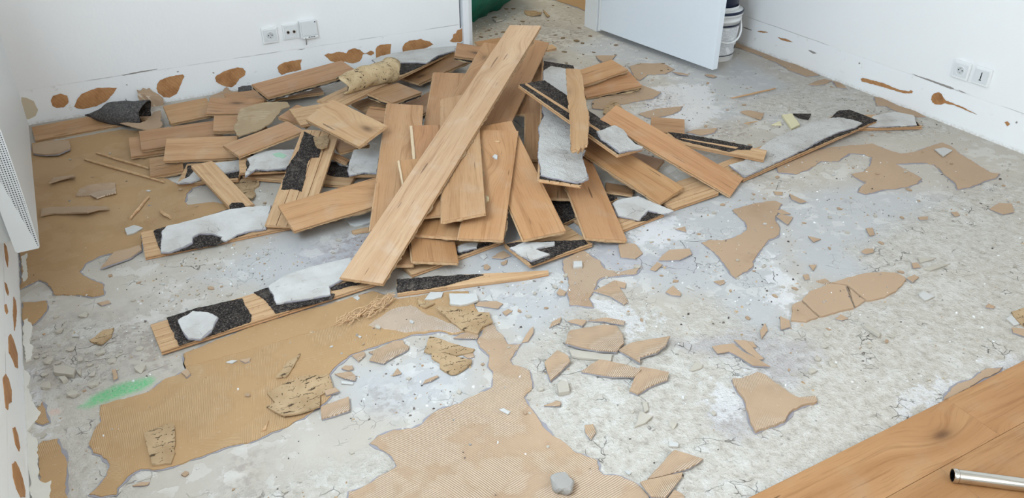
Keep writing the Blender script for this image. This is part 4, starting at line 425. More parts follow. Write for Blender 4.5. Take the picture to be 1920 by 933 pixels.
def tube(name, path, rad, mat, parent=None, seg=8, smooth=True):
    v, f = tube_geo(path, rad, seg); return mesh(name, v, f, mat, parent, smooth=smooth)

# ------------------------------------------------------------------ materials
class G:
    def __init__(s, name, rough=.6, spec=.3):
        s.m = bpy.data.materials.new(name); s.m.use_nodes = True; s.t = s.m.node_tree
        s.b = s.t.nodes['Principled BSDF']; s.b.inputs['Roughness'].default_value = rough
        s.b.inputs['Specular IOR Level'].default_value = spec
    def put(s, sock, v):
        if v is None: return
        if hasattr(v, 'links') or isinstance(v, bpy.types.NodeSocket): s.t.links.new(v, sock)
        elif isinstance(v, (tuple, list)) and hasattr(sock, 'default_value') and len(sock.default_value) == 4 and len(v) == 3: sock.default_value = (*v, 1)
        else: sock.default_value = v
    def node(s, typ, **kw):
        n = s.t.nodes.new(typ)
        for k, v in kw.items(): setattr(n, k, v)
        return n
    def coord(s, which='Object'): return s.node('ShaderNodeTexCoord').outputs[which]
    def map(s, vec, scale=(1, 1, 1), rot=(0, 0, 0), loc=(0, 0, 0)):
        n = s.node('ShaderNodeMapping'); s.put(n.inputs['Vector'], vec)
        s.put(n.inputs['Scale'], scale); s.put(n.inputs['Rotation'], rot); s.put(n.inputs['Location'], loc); return n.outputs[0]
    def noise(s, vec, scale=5, detail=4, rough=.55, dist=0, out='Fac'):
        n = s.node('ShaderNodeTexNoise'); s.put(n.inputs['Vector'], vec); n.inputs['Scale'].default_value = scale
        n.inputs['Detail'].default_value = detail; n.inputs['Roughness'].default_value = rough; n.inputs['Distortion'].default_value = dist
        return n.outputs[out]
    def voro(s, vec, scale=5, feature='F1', out='Distance', rnd=1):
        n = s.node('ShaderNodeTexVoronoi', feature=feature); s.put(n.inputs['Vector'], vec); n.inputs['Scale'].default_value = scale
        n.inputs['Randomness'].default_value = rnd; return n.outputs[out]
    def wave(s, vec, scale=5, dist=0, detail=2, dscale=1, typ='BANDS', dirn='X', prof='SIN'):
        n = s.node('ShaderNodeTexWave', wave_type=typ, wave_profile=prof)
        if typ == 'BANDS': n.bands_direction = dirn
        else: n.rings_direction = dirn
        s.put(n.inputs['Vector'], vec); n.inputs['Scale'].default_value = scale; n.inputs['Distortion'].default_value = dist
        n.inputs['Detail'].default_value = detail; n.inputs['Detail Scale'].default_value = dscale; return n.outputs['Fac']
    def ramp(s, fac, stops, interp='LINEAR'):
        n = s.node('ShaderNodeValToRGB'); s.put(n.inputs[0], fac); e = n.color_ramp.elements; n.color_ramp.interpolation = interp
        while len(e) < len(stops): e.new(.5)
        for el, (p, c) in zip(e, stops):
            el.position = p; el.color = c if len(c) == 4 else (*c, 1)
        return n.outputs[0]
    def step(s, fac, a, b, lo=0, hi=1):
        n = s.node('ShaderNodeMapRange', interpolation_type='SMOOTHSTEP'); s.put(n.inputs[0], fac)
        for i, v in enumerate((a, b, lo, hi)): n.inputs[1 + i].default_value = v
        return n.outputs[0]
    def mix(s, fac, a, b, mode='MIX'):
        n = s.node('ShaderNodeMix', data_type='RGBA', blend_type=mode); s.put(n.inputs[0], fac); s.put(n.inputs[6], a); s.put(n.inputs[7], b); return n.outputs[2]
    def math(s, op, a, b=None, c=None):
        n = s.node('ShaderNodeMath', operation=op); s.put(n.inputs[0], a); s.put(n.inputs[1], b); s.put(n.inputs[2], c); return n.outputs[0]
    def vadd(s, a, b):
        n = s.node('ShaderNodeVectorMath', operation='ADD'); s.put(n.inputs[0], a); s.put(n.inputs[1], b); return n.outputs[0]
    def attr(s, name, out='Color'):
        n = s.node('ShaderNodeAttribute'); n.attribute_name = name; return n.outputs[out]
    def info(s, out): return s.node('ShaderNodeObjectInfo').outputs[out]
    def sep(s, c):
        n = s.node('ShaderNodeSeparateColor'); s.put(n.inputs[0], c); return n.outputs
    def bump(s, h, dist=.002, strength=1.0, normal=None):
        n = s.node('ShaderNodeBump'); s.put(n.inputs['Height'], h); n.inputs['Distance'].default_value = dist; n.inputs['Strength'].default_value = strength
        s.put(n.inputs['Normal'], normal); return n.outputs[0]
    def done(s, color=None, normal=None, rough=None):
        s.put(s.b.inputs['Base Color'], color); s.put(s.b.inputs['Normal'], normal); s.put(s.b.inputs['Roughness'], rough); return s.m
def plain(name, c, rough=.5, spec=.3, metal=0, noise=0):
    g = G(name, rough, spec); g.b.inputs['Metallic'].default_value = metal
    co = g.coord(); n = g.noise(co, 40, 3)
    col = g.mix(g.math('MULTIPLY', n, noise or .12), c, tuple(v * .75 for v in c[:3]) + (1,))
    return g.done(col)

def mat_oak():
    g = G('oak_surface', .5, .3); co = g.coord(); r = g.info('Random')
    off = g.math('MULTIPLY', r, 37.0)
    cx = g.node('ShaderNodeCombineXYZ'); g.put(cx.inputs[0], off); g.put(cx.inputs[1], g.math('MULTIPLY', r, 11.0)); g.put(cx.inputs[2], 0.0)
    p = g.vadd(co, cx.outputs[0])
    # knots: sparse cells that also bend the grain round them
    kn = g.voro(g.map(p, (2.0, 4.6, 1)), 1.0)
    kmask = g.step(kn, .10, .0)
    kbend = g.step(kn, .42, .0)
    grain_v = g.node('ShaderNodeCombineXYZ'); g.put(grain_v.inputs[0], 0.0); g.put(grain_v.inputs[1], g.math('MULTIPLY', kbend, .055)); g.put(grain_v.inputs[2], 0.0)
    pb = g.vadd(p, grain_v.outputs[0])
    broad = g.noise(g.map(pb, (1.1, 13, 1)), 1.0, 3, .5, .6)
    fig = g.noise(g.map(pb, (2.2, 42, 1)), 1.0, 5, .6, 1.2)
    fine = g.noise(g.map(pb, (9, 260, 1)), 1.0, 3, .6)
    base = g.ramp(broad, [(.25, lin((205, 161, 119))), (.5, lin((196, 149, 107))), (.75, lin((184, 136, 93)))])
    base = g.mix(g.step(fig, .5, .68, 0, .6), base, lin((162, 114, 74)))
    base = g.mix(g.step(fine, .5, .72, 0, .38), base, lin((148, 104, 68)))
    dk = g.mix(g.step(kn, .2, .0, 0, .5), base, lin((130, 88, 56)))
    dk = g.mix(g.math('MULTIPLY', kmask, .9), dk, lin((84, 56, 38)))
    slit = g.step(g.noise(g.map(p, (5, 75, 1), (0, 0, .03)), 1.0, 1, .4), .735, .765, 0, .8)
    dk = g.mix(slit, dk, lin((104, 70, 45)))
    dust = g.step(g.noise(co, 9, 4, .6), .5, .75, 0, .16)
    dk = g.mix(dust, dk, lin((205, 190, 172)))
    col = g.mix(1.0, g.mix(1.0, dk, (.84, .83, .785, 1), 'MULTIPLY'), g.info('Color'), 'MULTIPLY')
    return g.done(col, g.bump(g.math('ADD', fine, g.math('MULTIPLY', slit, -1.5)), .0004))
def mat_core():
    g = G('softwood_core', .7, .15); co = g.coord()
    n = g.noise(g.map(co, (3, 60, 60)), 1.0, 4, .6); s = g.noise(co, 18, 3)
    col = g.ramp(n, [(.3, lin((204, 172, 136))), (.55, lin((188, 152, 114))), (.8, lin((160, 122, 86)))])
    col = g.mix(g.step(s, .55, .75, 0, .35), col, lin((156, 124, 93)))
    col = g.mix(g.step(g.noise(co, 70, 3), .66, .72, 0, .6), col, lin((120, 86, 58)))
    return g.done(col, g.bump(n, .0006))
def mat_foam():
    g = G('rubber_foam_underlay', .9, .1); co = g.coord()
    v = g.voro(co, 230); c = g.voro(co, 230, out='Color'); h = g.sep(c)[0]
    col = g.ramp(h, [(0, lin((42, 39, 38))), (.5, lin((68, 62, 59))), (.85, lin((96, 88, 82))), (1, lin((124, 112, 102)))])
    col = g.mix(g.step(v, .34, .66, 0, .6), col, lin((20, 19, 19)))
    dust = g.step(g.noise(co, 30, 4), .5, .75, 0, .3)
    return g.done(g.mix(dust, col, lin((140, 130, 120))), g.bump(g.math('MULTIPLY', v, -1), .004))
def mat_crust(name='levelling_compound', k=1.0):
    g = G(name, .85, .15); co = g.coord()
    a = g.noise(co, 26, 6, .62); b = g.noise(co, 150, 4, .65); w = g.noise(co, 7, 3)
    col = g.ramp(w, [(.3, lin((208, 206, 202))), (.5, lin((196, 193, 188))), (.72, lin((176, 170, 162)))])
    col = g.mix(g.step(b, .56, .70, 0, .6 * k), col, lin((132, 127, 120)))
    col = g.mix(g.step(a, .62, .72, 0, .5), col, lin((150, 143, 134)))
    fl = g.sep(g.voro(g.vadd(co, g.mix(.06, (0, 0, 0, 1), g.noise(co, 26, 3, out='Color'))), 30, out='Color'))[0]
    ce = g.voro(g.vadd(co, g.mix(.06, (0, 0, 0, 1), g.noise(co, 18, 3, out='Color'))), 11, 'DISTANCE_TO_EDGE')
    cm = g.math('MULTIPLY', g.step(ce, .014, .004), g.step(w, .56, .62))
    col = g.mix(g.math('MULTIPLY', fl, .22), col, lin((214, 212, 210))); col = g.mix(g.math('MULTIPLY', cm, .55), col, lin((128, 121, 114)))
    h = g.math('ADD', g.math('ADD', g.math('MULTIPLY', a, .6), g.math('MULTIPLY', b, .9)), g.math('MULTIPLY', fl, .4))
    return g.done(col, g.bump(g.math('SUBTRACT', h, cm), .007 * k ** 1.5))
def mat_adhesive(name, ang=None, spacing=.0095, amp=1.0, base=(179, 152, 125), light=(212, 193, 173), dark=(156, 127, 101)):
    g = G(name, .7, .2); co = g.coord()
    w = g.noise(co, 2.6, 4, .55); s = g.noise(co, 60, 4, .6)
    col = g.ramp(w, [(.3, lin(base)), (.6, lin(tuple(v * .96 for v in base))), (.8, lin(dark))])
    h = g.math('MULTIPLY', s, .25)
    if ang is not None:
        bend = g.noise(co, 1.4, 2)
        rot = g.map(co, (1, 1, 1), (0, 0, -math.radians(ang)))
        wv = g.wave(rot, 0.60 / spacing, 3.0, 1, .35, 'BANDS', 'Y')
        ar = g.wave(g.map(co, (1, 1, 1), (0, 0, 0), (.37, -.9, 0)), 0.60 / spacing, 1.2, 1, .6, 'RINGS', 'Z')
        sel = g.step(g.noise(co, 2.3, 2), .52, .55)
        mx = g.node('ShaderNodeMix', data_type='FLOAT'); g.put(mx.inputs[0], sel); g.put(mx.inputs[2], wv); g.put(mx.inputs[3], ar)
        worn = g.step(g.noise(co, 5, 3, .6), .36, .56)
        rid = g.math('MULTIPLY', mx.outputs[0], worn)
        col = g.mix(g.math('MULTIPLY', g.step(rid, .5, .9), min(1, .7 * amp)), col, lin(light))
        col = g.mix(g.math('MULTIPLY', g.math('MULTIPLY', g.step(mx.outputs[0], .3, .05), worn), .16 * amp), col, lin(dark))
        h = g.math('ADD', h, g.math('MULTIPLY', rid, .6 * amp))
    spec = g.step(g.noise(co, 110, 2), .66, .72, 0, .45)
    col = g.mix(spec, col, lin((186, 168, 148)))
    dirt = g.step(g.noise(co, 6, 5, .65), .58, .8, 0, .4)
    col = g.mix(dirt, col, lin((134, 102, 72)))
    return g.done(col, g.bump(h, .0022))
def mat_porous(name='pitted_adhesive', c1=(184, 158, 124), c2=(158, 131, 98), rot=.35):
    g = G(name, .8, .15); co = g.coord()
    wob = g.vadd(co, g.mix(.03, (0, 0, 0, 1), g.noise(co, 30, 3, out='Color')))
    pit = g.noise(g.map(wob, (22, 130, 60), (0, 0, rot)), 1.0, 3, .55, .4); pit2 = g.voro(wob, 95); where = g.noise(co, 17, 3)
    w = g.noise(co, 14, 3)
    col = g.ramp(w, [(.3, lin(c1)), (.7, lin(c2))])
    m = g.math('MULTIPLY', g.math('MAXIMUM', g.step(pit, .60, .64), g.step(pit2, .20, .13)), g.step(where, .34, .48))
    col = g.mix(g.math('MULTIPLY', m, .88), col, lin((44, 34, 25)))
    return g.done(col, g.bump(g.math('SUBTRACT', g.math('MULTIPLY', g.noise(co, 80, 3), .25), m), .0016))
def mat_concrete():
    g = G('bare_screed', .62, .28); co = g.coord()
    a1 = g.sep(g.attr('zone_a')); al = g.attr('zone_a', 'Alpha'); a2 = g.sep(g.attr('zone_b'))
    e = g.noise(co, 9, 6, .62); e2 = g.noise(co, 38, 5, .65); spk = g.noise(co, 120, 4, .62); big = g.noise(co, 1.6, 3)
    def zone(v, soft=.25, k=.8):
        t = g.math('ADD', v, g.math('MULTIPLY', g.math('SUBTRACT', g.math('ADD', g.math('MULTIPLY', e, .6), g.math('MULTIPLY', e2, .4)), .5), k))
        return g.step(t, .5 - soft, .5 + soft)
    col = g.ramp(big, [(.35, lin((184, 176, 163))), (.65, lin((176, 168, 158)))])
    col = g.mix(g.step(e, .45, .7, 0, .6), col, lin((192, 185, 175)))
    rough = zone(a1[0], .3)
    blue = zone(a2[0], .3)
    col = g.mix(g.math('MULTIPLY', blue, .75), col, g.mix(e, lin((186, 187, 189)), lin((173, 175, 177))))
    rc = g.ramp(e2, [(.28, lin((158, 149, 138))), (.45, lin((190, 183, 171))), (.6, lin((203, 197, 188))), (.75, lin((216, 212, 206)))])
    col = g.mix(g.math('MULTIPLY', rough, .85), col, rc)
    col = g.mix(g.math('MULTIPLY', zone(a1[2], .2, 1.6), .38), col, g.mix(e, lin((166, 162, 172)), lin((148, 143, 153))))
    col = g.mix(g.math('MULTIPLY', zone(a1[1], .10, 2.6), .7), col, lin((214, 212, 212)))
    # scattered white and dark specks, hair cracks
    sp = g.noise(co, 16, 5, .7)
    col = g.mix(g.step(g.math('MULTIPLY', g.step(sp, .56, .64), g.step(big, .4, .55)), .2, .9, 0, .35), col, lin((210, 208, 206)))
    col = g.mix(g.math('MULTIPLY', g.step(spk, .62, .69, 0, .55), g.math('ADD', g.math('MULTIPLY', rough, .7), .3)), col, lin((124, 116, 108)))
    col = g.mix(g.math('MULTIPLY', g.step(g.noise(co, 75, 3), .67, .71, 0, .4), g.math('ADD', g.math('MULTIPLY', rough, .8), .2)), col, lin((216, 214, 210)))
    wp = g.vadd(co, g.mix(.07, (0, 0, 0, 1), g.noise(co, 14, 3, out='Color'), 'MIX'))
    crk = g.voro(wp, 6, 'DISTANCE_TO_EDGE'); crk2 = g.voro(wp, 23, 'DISTANCE_TO_EDGE')
    cm = g.math('MULTIPLY', g.step(crk, .008, .002), g.step(g.noise(co, 3, 2), .60, .64))
    cm2 = g.math('MULTIPLY', g.math('MULTIPLY', g.step(crk2, .026, .006), g.step(g.noise(co, 8, 2), .58, .64)), g.math('ADD', g.math('MULTIPLY', rough, .9), .25))
    cr = g.math('MAXIMUM', cm, cm2)
    col = g.mix(g.math('MULTIPLY', cr, .65), col, lin((84, 77, 72)))
    dm = g.math('MULTIPLY', zone(a2[2], .3, 1.0), g.step(e2, .42, .6, 0, .55))
    col = g.mix(dm, col, lin((136, 122, 112)))
    grn = g.math('MULTIPLY', zone(a2[1], .25, .5), g.step(spk, .7, .35, .45, .95))
    col = g.mix(grn, col, lin((96, 178, 118)))
    col = g.mix(g.math('MULTIPLY', zone(al, .25, .5), .8), col, lin((232, 140, 96)))
    h = g.math('ADD', g.math('MULTIPLY', e2, g.math('ADD', g.math('MULTIPLY', rough, 1.05), .22)), g.math('MULTIPLY', spk, g.math('ADD', g.math('MULTIPLY', rough, .7), .08)))
    fv = g.voro(g.vadd(co, g.mix(.06, (0, 0, 0, 1), g.noise(co, 22, 4, out='Color'))), 26, out='Color'); fl = g.sep(fv)[0]
    flk = g.math('MULTIPLY', g.step(fl, .6, .63), g.step(g.noise(co, 4, 3), .44, .58))
    col = g.mix(g.math('MULTIPLY', flk, .42), col, lin((212, 209, 203)))
    h = g.math('ADD', h, g.math('MULTIPLY', flk, .5))
    h = g.math('SUBTRACT', h, g.math('MULTIPLY', cr, .8))
    rr = g.math('ADD', g.math('MULTIPLY', rough, .25), .52)
    return g.done(col, g.bump(h, .007), rr)
def mat_wall(name, axis, lines):
    g = G(name, .6, .25); co = g.coord(); s = g.node('ShaderNodeSeparateXYZ'); g.put(s.inputs[0], co)
    z = s.outputs[2]; n = g.noise(co, 1.6, 4); n2 = g.noise(co, 60, 3)
    col = g.mix(g.math('MULTIPLY', n, .25), lin((240, 240, 239)), lin((234, 233, 230)))
    zj = g.math('ADD', z, g.math('MULTIPLY', g.math('SUBTRACT', g.noise(co, 5, 5), .5), .006))
    low = g.step(zj, .173, .168)                                 # the strip the skirting board covered
    col = g.mix(g.math('MULTIPLY', low, .25), col, lin((243, 244, 244)))
    ln = g.math('MULTIPLY', g.math('MULTIPLY', g.step(zj, .1695, .1712), g.step(zj, .1745, .1728)), g.step(g.noise(g.map(co, (4, 4, 0)), 1.0, 3), .46, .62))
    col = g.mix(g.math('MULTIPLY', ln, .55 * lines), col, lin((138, 134, 130)))
    foot = g.math('MULTIPLY', g.step(zj, .020, .0), g.step(g.noise(co, 60, 5, .7), .35, .75))
    col = g.mix(g.math('MULTIPLY', foot, .75), col, lin((176, 160, 140)))
    sc = g.math('MULTIPLY', g.step(g.noise(co, 22, 5, .7), .63, .68), low)
    col = g.mix(g.math('MULTIPLY', sc, .35), col, lin((198, 192, 184)))
    return g.done(col, g.bump(g.math('ADD', n2, g.math('MULTIPLY', low, -1.2)), .0006))
def mat_glue():
    g = G('wall_glue', .6, .3); co = g.coord()
    a = g.noise(co, 22, 4, .6); w = g.wave(g.map(co, (1, 1, 1), (.2, .5, .6)), 26, 6, 3, 1.5)
    col = g.ramp(a, [(.3, lin((186, 138, 92))), (.55, lin((170, 120, 76))), (.8, lin((138, 94, 58)))])
    col = g.mix(g.step(w, .75, .98, 0, .16), col, lin((198, 156, 112)))
    return g.done(col, g.bump(g.math('ADD', a, g.math('MULTIPLY', w, .25)), .002))
def mat_mesh_holes():
    g = G('perforated_metal', .4, .4); co = g.coord()
    v = g.voro(g.map(co, (1, 1, 1)), 150, rnd=0)
    return g.done(g.mix(g.step(v, .36, .30), lin((198, 199, 199)), lin((52, 53, 54))), None)
def mat_cloth():
    g = G('green_tarpaulin', .5, .35); co = g.coord(); n = g.noise(co, 7, 4)
    return g.done(g.ramp(n, [(.3, lin((10, 112, 88))), (.7, lin((8, 92, 74)))]), g.bump(g.noise(co, 16, 4), .012))
def mat_vcol():
    g = G('crumbled_debris', .85, .15); return g.done(g.attr('tint'))
def mat_bucket_text():
    g = G('printed_label', .45, .35); co = g.coord('UV'); s = g.node('ShaderNodeSeparateXYZ'); g.put(s.inputs[0], co)
    row = g.wave(co, 9, 0, 0, 1, 'BANDS', 'Y'); wd = g.noise(g.map(co, (70, 14, 1)), 1.0, 2, .6); blk = g.noise(g.map(co, (4.2, 3.0, 1)), 1.0, 0)
    m = g.math('MULTIPLY', g.math('MULTIPLY', g.step(row, .45, .6), g.step(wd, .42, .48)), g.step(blk, .40, .44))
    return g.done(g.mix(g.math('MULTIPLY', m, .75), lin((232, 234, 236)), lin((112, 118, 128))))

M_OAK = mat_oak(); M_CORE = mat_core(); M_FOAM = mat_foam(); M_CRUST = mat_crust(); M_CRUST_S = mat_crust('smooth_levelling_compound', .35); M_POR = mat_porous(); M_PORL = mat_porous('pale_pitted_adhesive', (204, 182, 146), (184, 158, 120), .1)
M_GLUE = mat_glue(); M_SCREED = mat_concrete()
M_TAN = mat_adhesive('smooth_adhesive'); M_RIB = mat_adhesive('combed_adhesive', 15, .0095, 1.5)
M_RIBS = [mat_adhesive('combed_adhesive_%s' % n, a, .0095, 1.5) for n, a in (('shallow', 4), ('slanted', 38), ('steep', 80), ('backward', -25))]
M_RESIDUE = mat_adhesive('adhesive_residue', None, base=(158, 132, 102), dark=(104, 90, 76))
M_GREY = plain('grey_screed_chip', lin((184, 176, 163)), .85, .15, 0, .5)
M_WHT = plain('white_screed_chip', lin((194, 192, 188)), .85, .15, 0, .3)
M_SLIVER = plain('raw_pale_wood', lin((214, 190, 158)), .7, .15, 0, .2); M_CREAM = plain('cream_board', lin((214, 205, 170)), .8, .15, 0, .3)
M_STONE = plain('grey_stone', lin((160, 156, 150)), .9, .1, 0, .6)
M_WHITE = plain('white_paint', lin((236, 238, 240)), .4, .35)
M_DOOR = plain('door_lacquer', lin((230, 236, 242)), .35, .4)
M_PLASTIC = plain('white_plastic', lin((236, 237, 236)), .3, .45)
M_HOLE = plain('dark_hole', lin((30, 30, 34)), .6, .2)
M_STEEL = plain('chrome_steel', lin((206, 202, 194)), .18, .5, 1.0)
M_NAVY = plain('navy_plastic', lin((28, 38, 62)), .35, .4)
M_RAD = plain('radiator_enamel', lin((212, 214, 213)), .35, .4)
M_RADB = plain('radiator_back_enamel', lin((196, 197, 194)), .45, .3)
M_PALE = plain('pale_glue', lin((206, 190, 164)), .7, .2)
M_SCAR = plain('bare_scratch', lin((150, 144, 138)), .8, .1)
M_GREEN = plain('green_spray_paint', lin((166, 200, 174)), .7, .2)
M_BLACK = plain('black_plastic', lin((24, 24, 28)), .4, .35)
M_DARKLAV = plain('grey_rim', lin((150, 147, 152)), .85, .1)

# ------------------------------------------------------------------ setting: floor
XL, XR, YB, ZC, YR = -.372, 3.6, 4.285, 2.5, -1.55
def make_floor():
    x0, x1, y0, y1, s = -.6, 4.7, -1.6, 6.3, .016
    nx, ny = int((x1 - x0) / s) + 1, int((y1 - y0) / s) + 1
    gx = np.linspace(x0, x1, nx); gy = np.linspace(y0, y1, ny)
    XX, YY = np.meshgrid(gx, gy); n = nx * ny
    co = np.stack([XX.ravel(), YY.ravel(), np.zeros(n)], 1)
    idx = np.arange(n).reshape(ny, nx)
    q = np.stack([idx[:-1, :-1], idx[:-1, 1:], idx[1:, 1:], idx[1:, :-1]], -1).reshape(-1, 4)
    me = bpy.data.meshes.new('floor'); me.vertices.add(n); me.vertices.foreach_set('co', co.ravel())
    me.loops.add(q.size); me.loops.foreach_set('vertex_index', q.ravel().astype(np.int32))
    me.polygons.add(len(q)); me.polygons.foreach_set('loop_start', (np.arange(len(q)) * 4).astype(np.int32))
    me.update(calc_edges=True); me.validate()
    def field(polys, soft):
        out = np.zeros(n)
        for poly in polys:
            p = np.array(poly); lo = p.min(0) - soft; hi = p.max(0) + soft
            sel = np.nonzero((co[:, 0] > lo[0]) & (co[:, 0] < hi[0]) & (co[:, 1] > lo[1]) & (co[:, 1] < hi[1]))[0]
            if not len(sel): continue
            P = co[sel, :2]; ins = np.zeros(len(sel), bool); dm = np.full(len(sel), 9.)
            for i in range(len(p)):
                a, b = p[i - 1], p[i]
                c = (a[1] > P[:, 1]) != (b[1] > P[:, 1])
                ins ^= c & (P[:, 0] < (b[0] - a[0]) * (P[:, 1] - a[1]) / (b[1] - a[1] + 1e-12) + a[0])
                ab = b - a; t = np.clip(((P - a) @ ab) / (ab @ ab + 1e-12), 0, 1)
                dm = np.minimum(dm, np.hypot(*(P - a - t[:, None] * ab).T))
            sd = np.where(ins, dm, -dm); v = np.clip(.5 + sd / (2 * soft), 0, 1)
            out[sel] = np.maximum(out[sel], v)
        return out
    A = np.stack([field(ZONES['rough'], .12), field(ZONES['white'], .09), field(ZONES['lav'], .11), field(ZONES['orange'], .02)], 1)
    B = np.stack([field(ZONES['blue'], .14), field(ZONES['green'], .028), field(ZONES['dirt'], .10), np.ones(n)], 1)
    for nm, arr in (('zone_a', A), ('zone_b', B)):
        at = me.color_attributes.new(nm, 'FLOAT_COLOR', 'POINT'); at.data.foreach_set('color', arr.astype(np.float32).ravel())
    me.materials.append(M_SCREED)
    return tag(link(bpy.data.objects.new('floor', me)), kind='structure')
FLOOR = make_floor()
box('floor_base', -.6, 4.7, -1.6, 6.3, -.08, -.004, M_GREY, FLOOR)

PM = {}
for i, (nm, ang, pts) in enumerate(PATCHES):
    WARM_LIT = dict(base=(178, 144, 104), light=(204, 174, 138), dark=(154, 119, 82)) if nm in ('left', 'big_left', 'corner', 'wall_left_up', 'tooth', 'band', 'hall') else {}  # warmer light on the left side is put into these patches' colour
    m = (mat_adhesive('smooth_warm_lit_adhesive', **WARM_LIT) if WARM_LIT else M_TAN) if ang is None else mat_adhesive('combed_adhesive_on_floor_%d' % i, ang, .0088 if nm != 'big_centre' else .0105, 1.15 if nm == 'big_centre' else .75, **WARM_LIT)
    if nm == 'pale': m = mat_adhesive('pale_combed_adhesive', ang, .009, 1.3, (184, 163, 143), (212, 200, 190), (166, 142, 118))
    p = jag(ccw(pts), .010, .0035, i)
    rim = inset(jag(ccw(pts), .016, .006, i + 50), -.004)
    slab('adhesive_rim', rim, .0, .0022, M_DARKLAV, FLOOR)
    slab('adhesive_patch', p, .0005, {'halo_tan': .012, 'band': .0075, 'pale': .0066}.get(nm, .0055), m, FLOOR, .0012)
for i, pts in enumerate(CRACKED):
    slab('adhesive_plate', jag(ccw(pts), .010, .0022, 90 + i), .0, .0075 + .001 * (i % 2), M_TAN, FLOOR, .0012)

for i, pts in enumerate(WHITE_SPLASH):
    slab('paint_splash', jag(ccw(pts), .008, .004, 400 + i), .0, .0062 - .0002 * i, plain('dusty_white_paint', lin((216, 211, 200)), .7, .15, 0, .3), FLOOR)

# laid oak boards, lower right
yE, w = .893, .158
def board(x0, x1, y0, y1, tone):
    v, f = slab_geo([(x0 + .0005, y0 + .0004), (x1 - .0005, y0 + .0004), (x1 - .0005, y1 - .0004), (x0 + .0005, y1 - .0004)], -.002, .015, .0008)
    cx_, cy_ = (x0 + x1) / 2, (y0 + y1) / 2
    o = mesh('laid_board', [(a - cx_, b - cy_, c) for a, b, c in v], f, M_OAK, FLOOR); o.location = (cx_, cy_, 0)
    o.color = (tone * .89, tone * .85, tone * .77, 1); return o
for x0, x1, r, t in ((.6, 1.857, 0, .95), (1.857, 3.59, 0, .98), (.9, 1.62, 1, .88), (1.62, 3.59, 1, .9), (.9, 2.3, 2, .9), (.9, 2.3, 3, .9), (2.3, 3.59, 2, .92)):
    board(x0, x1, yE - (r + 1) * w, yE - r * w, t)

# ------------------------------------------------------------------ setting: walls, ceiling, doorway
M_WB = mat_wall('painted_wall', 'x', 1.0); M_CEIL = plain('ceiling_paint', lin((238, 238, 236)), .8, .1)
wb = tag(box('wall_back', XL - .1, 1.998, YB, YB + .1, 0, ZC, M_WB), kind='structure')
wb2 = box('wall_section', 2.965, XR + .1, YB, YB + .1, 0, ZC, M_WB, wb)
box('wall_lintel', 1.998, 2.965, YB, YB + .1, 2.07, ZC, M_WB, wb)
wr = tag(box('wall_right', XR, XR + .1, YR - .1, YB + .1, 0, ZC, M_WB), kind='structure')
wl = tag(box('wall_left', XL - .1, XL, 2.45, YB + .1, 0, ZC, M_WB), kind='structure')
box('wall_section', XL - .1, XL, YR - .1, -.15, 0, ZC, M_WB, wl)
box('wall_parapet', XL - .1, XL, -.15, 2.45, 0, 1.2, M_WB, wl); box('wall_lintel', XL - .1, XL, -.15, 2.45, 2.42, ZC, M_WB, wl)  # unseen sill set high to keep window light off the near floor
wf = tag(box('wall_rear', XL - .1, .3, YR - .1, YR, 0, ZC, M_WB), kind='structure')
box('wall_section', 2.7, XR + .1, YR - .1, YR, 0, ZC, M_WB, wf); box('wall_parapet', .3, 2.7, YR - .1, YR, 0, .85, M_WB, wf); box('wall_lintel', .3, 2.7, YR - .1, YR, 2.4, ZC, M_WB, wf)
tag(box('ceiling', -.6, 4.7, -1.7, 6.3, ZC, ZC + .1, M_CEIL), kind='structure')
hb = tag(box('wall_hall', 1.1, 4.6, 6.1, 6.2, 0, ZC, M_WB), kind='structure')
box('wall_section', 1.0, 1.1, YB + .1, 6.2, 0, ZC, M_WB, hb); box('wall_section', 4.5, 4.6, YB + .1, 6.2, 0, ZC, M_WB, hb)
def casing(name, xa, xb, sgn):
    t = tag(box(name, xa, xb, YB - .022, YB + .12, .0, 2.08, M_WHITE, None, .003), kind='structure')
    return t
t1 = casing('trim_1', 2.012, 2.052, 1)
box('casing_bead', 2.052, 2.066, YB - .010, YB + .11, .0, 2.08, M_WHITE, t1, .003)
box('door_stop', 2.066, 2.082, YB + .004, YB + .11, .0, 2.08, M_WHITE, t1, .003)
t2 = casing('trim_2', 2.955, 2.99, -1)
# the open door leaf
H0 = Vector((2.950, 4.215, 0)); H1 = Vector((3.066, 3.272, 0)); ax = (H1 - H0).normalized(); L = (H1 - H0).length
door = tag(bpy.data.objects.new('door_1', None), kind='structure'); COL.objects.link(door)
door.location = H0; door.rotation_euler = (0, 0, math.atan2(ax.y, ax.x))
box('door_leaf', 0, L, 0, .04, .028, 2.03, M_DOOR, door, .0015)
box('hinge_edge', -.022, -.003, .002, .04, .016, 2.03, M_WHITE, door, .002)
tube('hinge', [(-.004, -.006, .22), (-.004, -.006, .31)], .007, M_STEEL, door)
box('door_handle', L - .12, L - .02, -.05, -.03, 1.0, 1.02, M_STEEL, door, .004); tube('handle_neck', [(L - .06, -.04, 1.01), (L - .06, .002, 1.01)], .008, M_STEEL, [o for o in door.children if o.name.startswith('door_handle')][0])

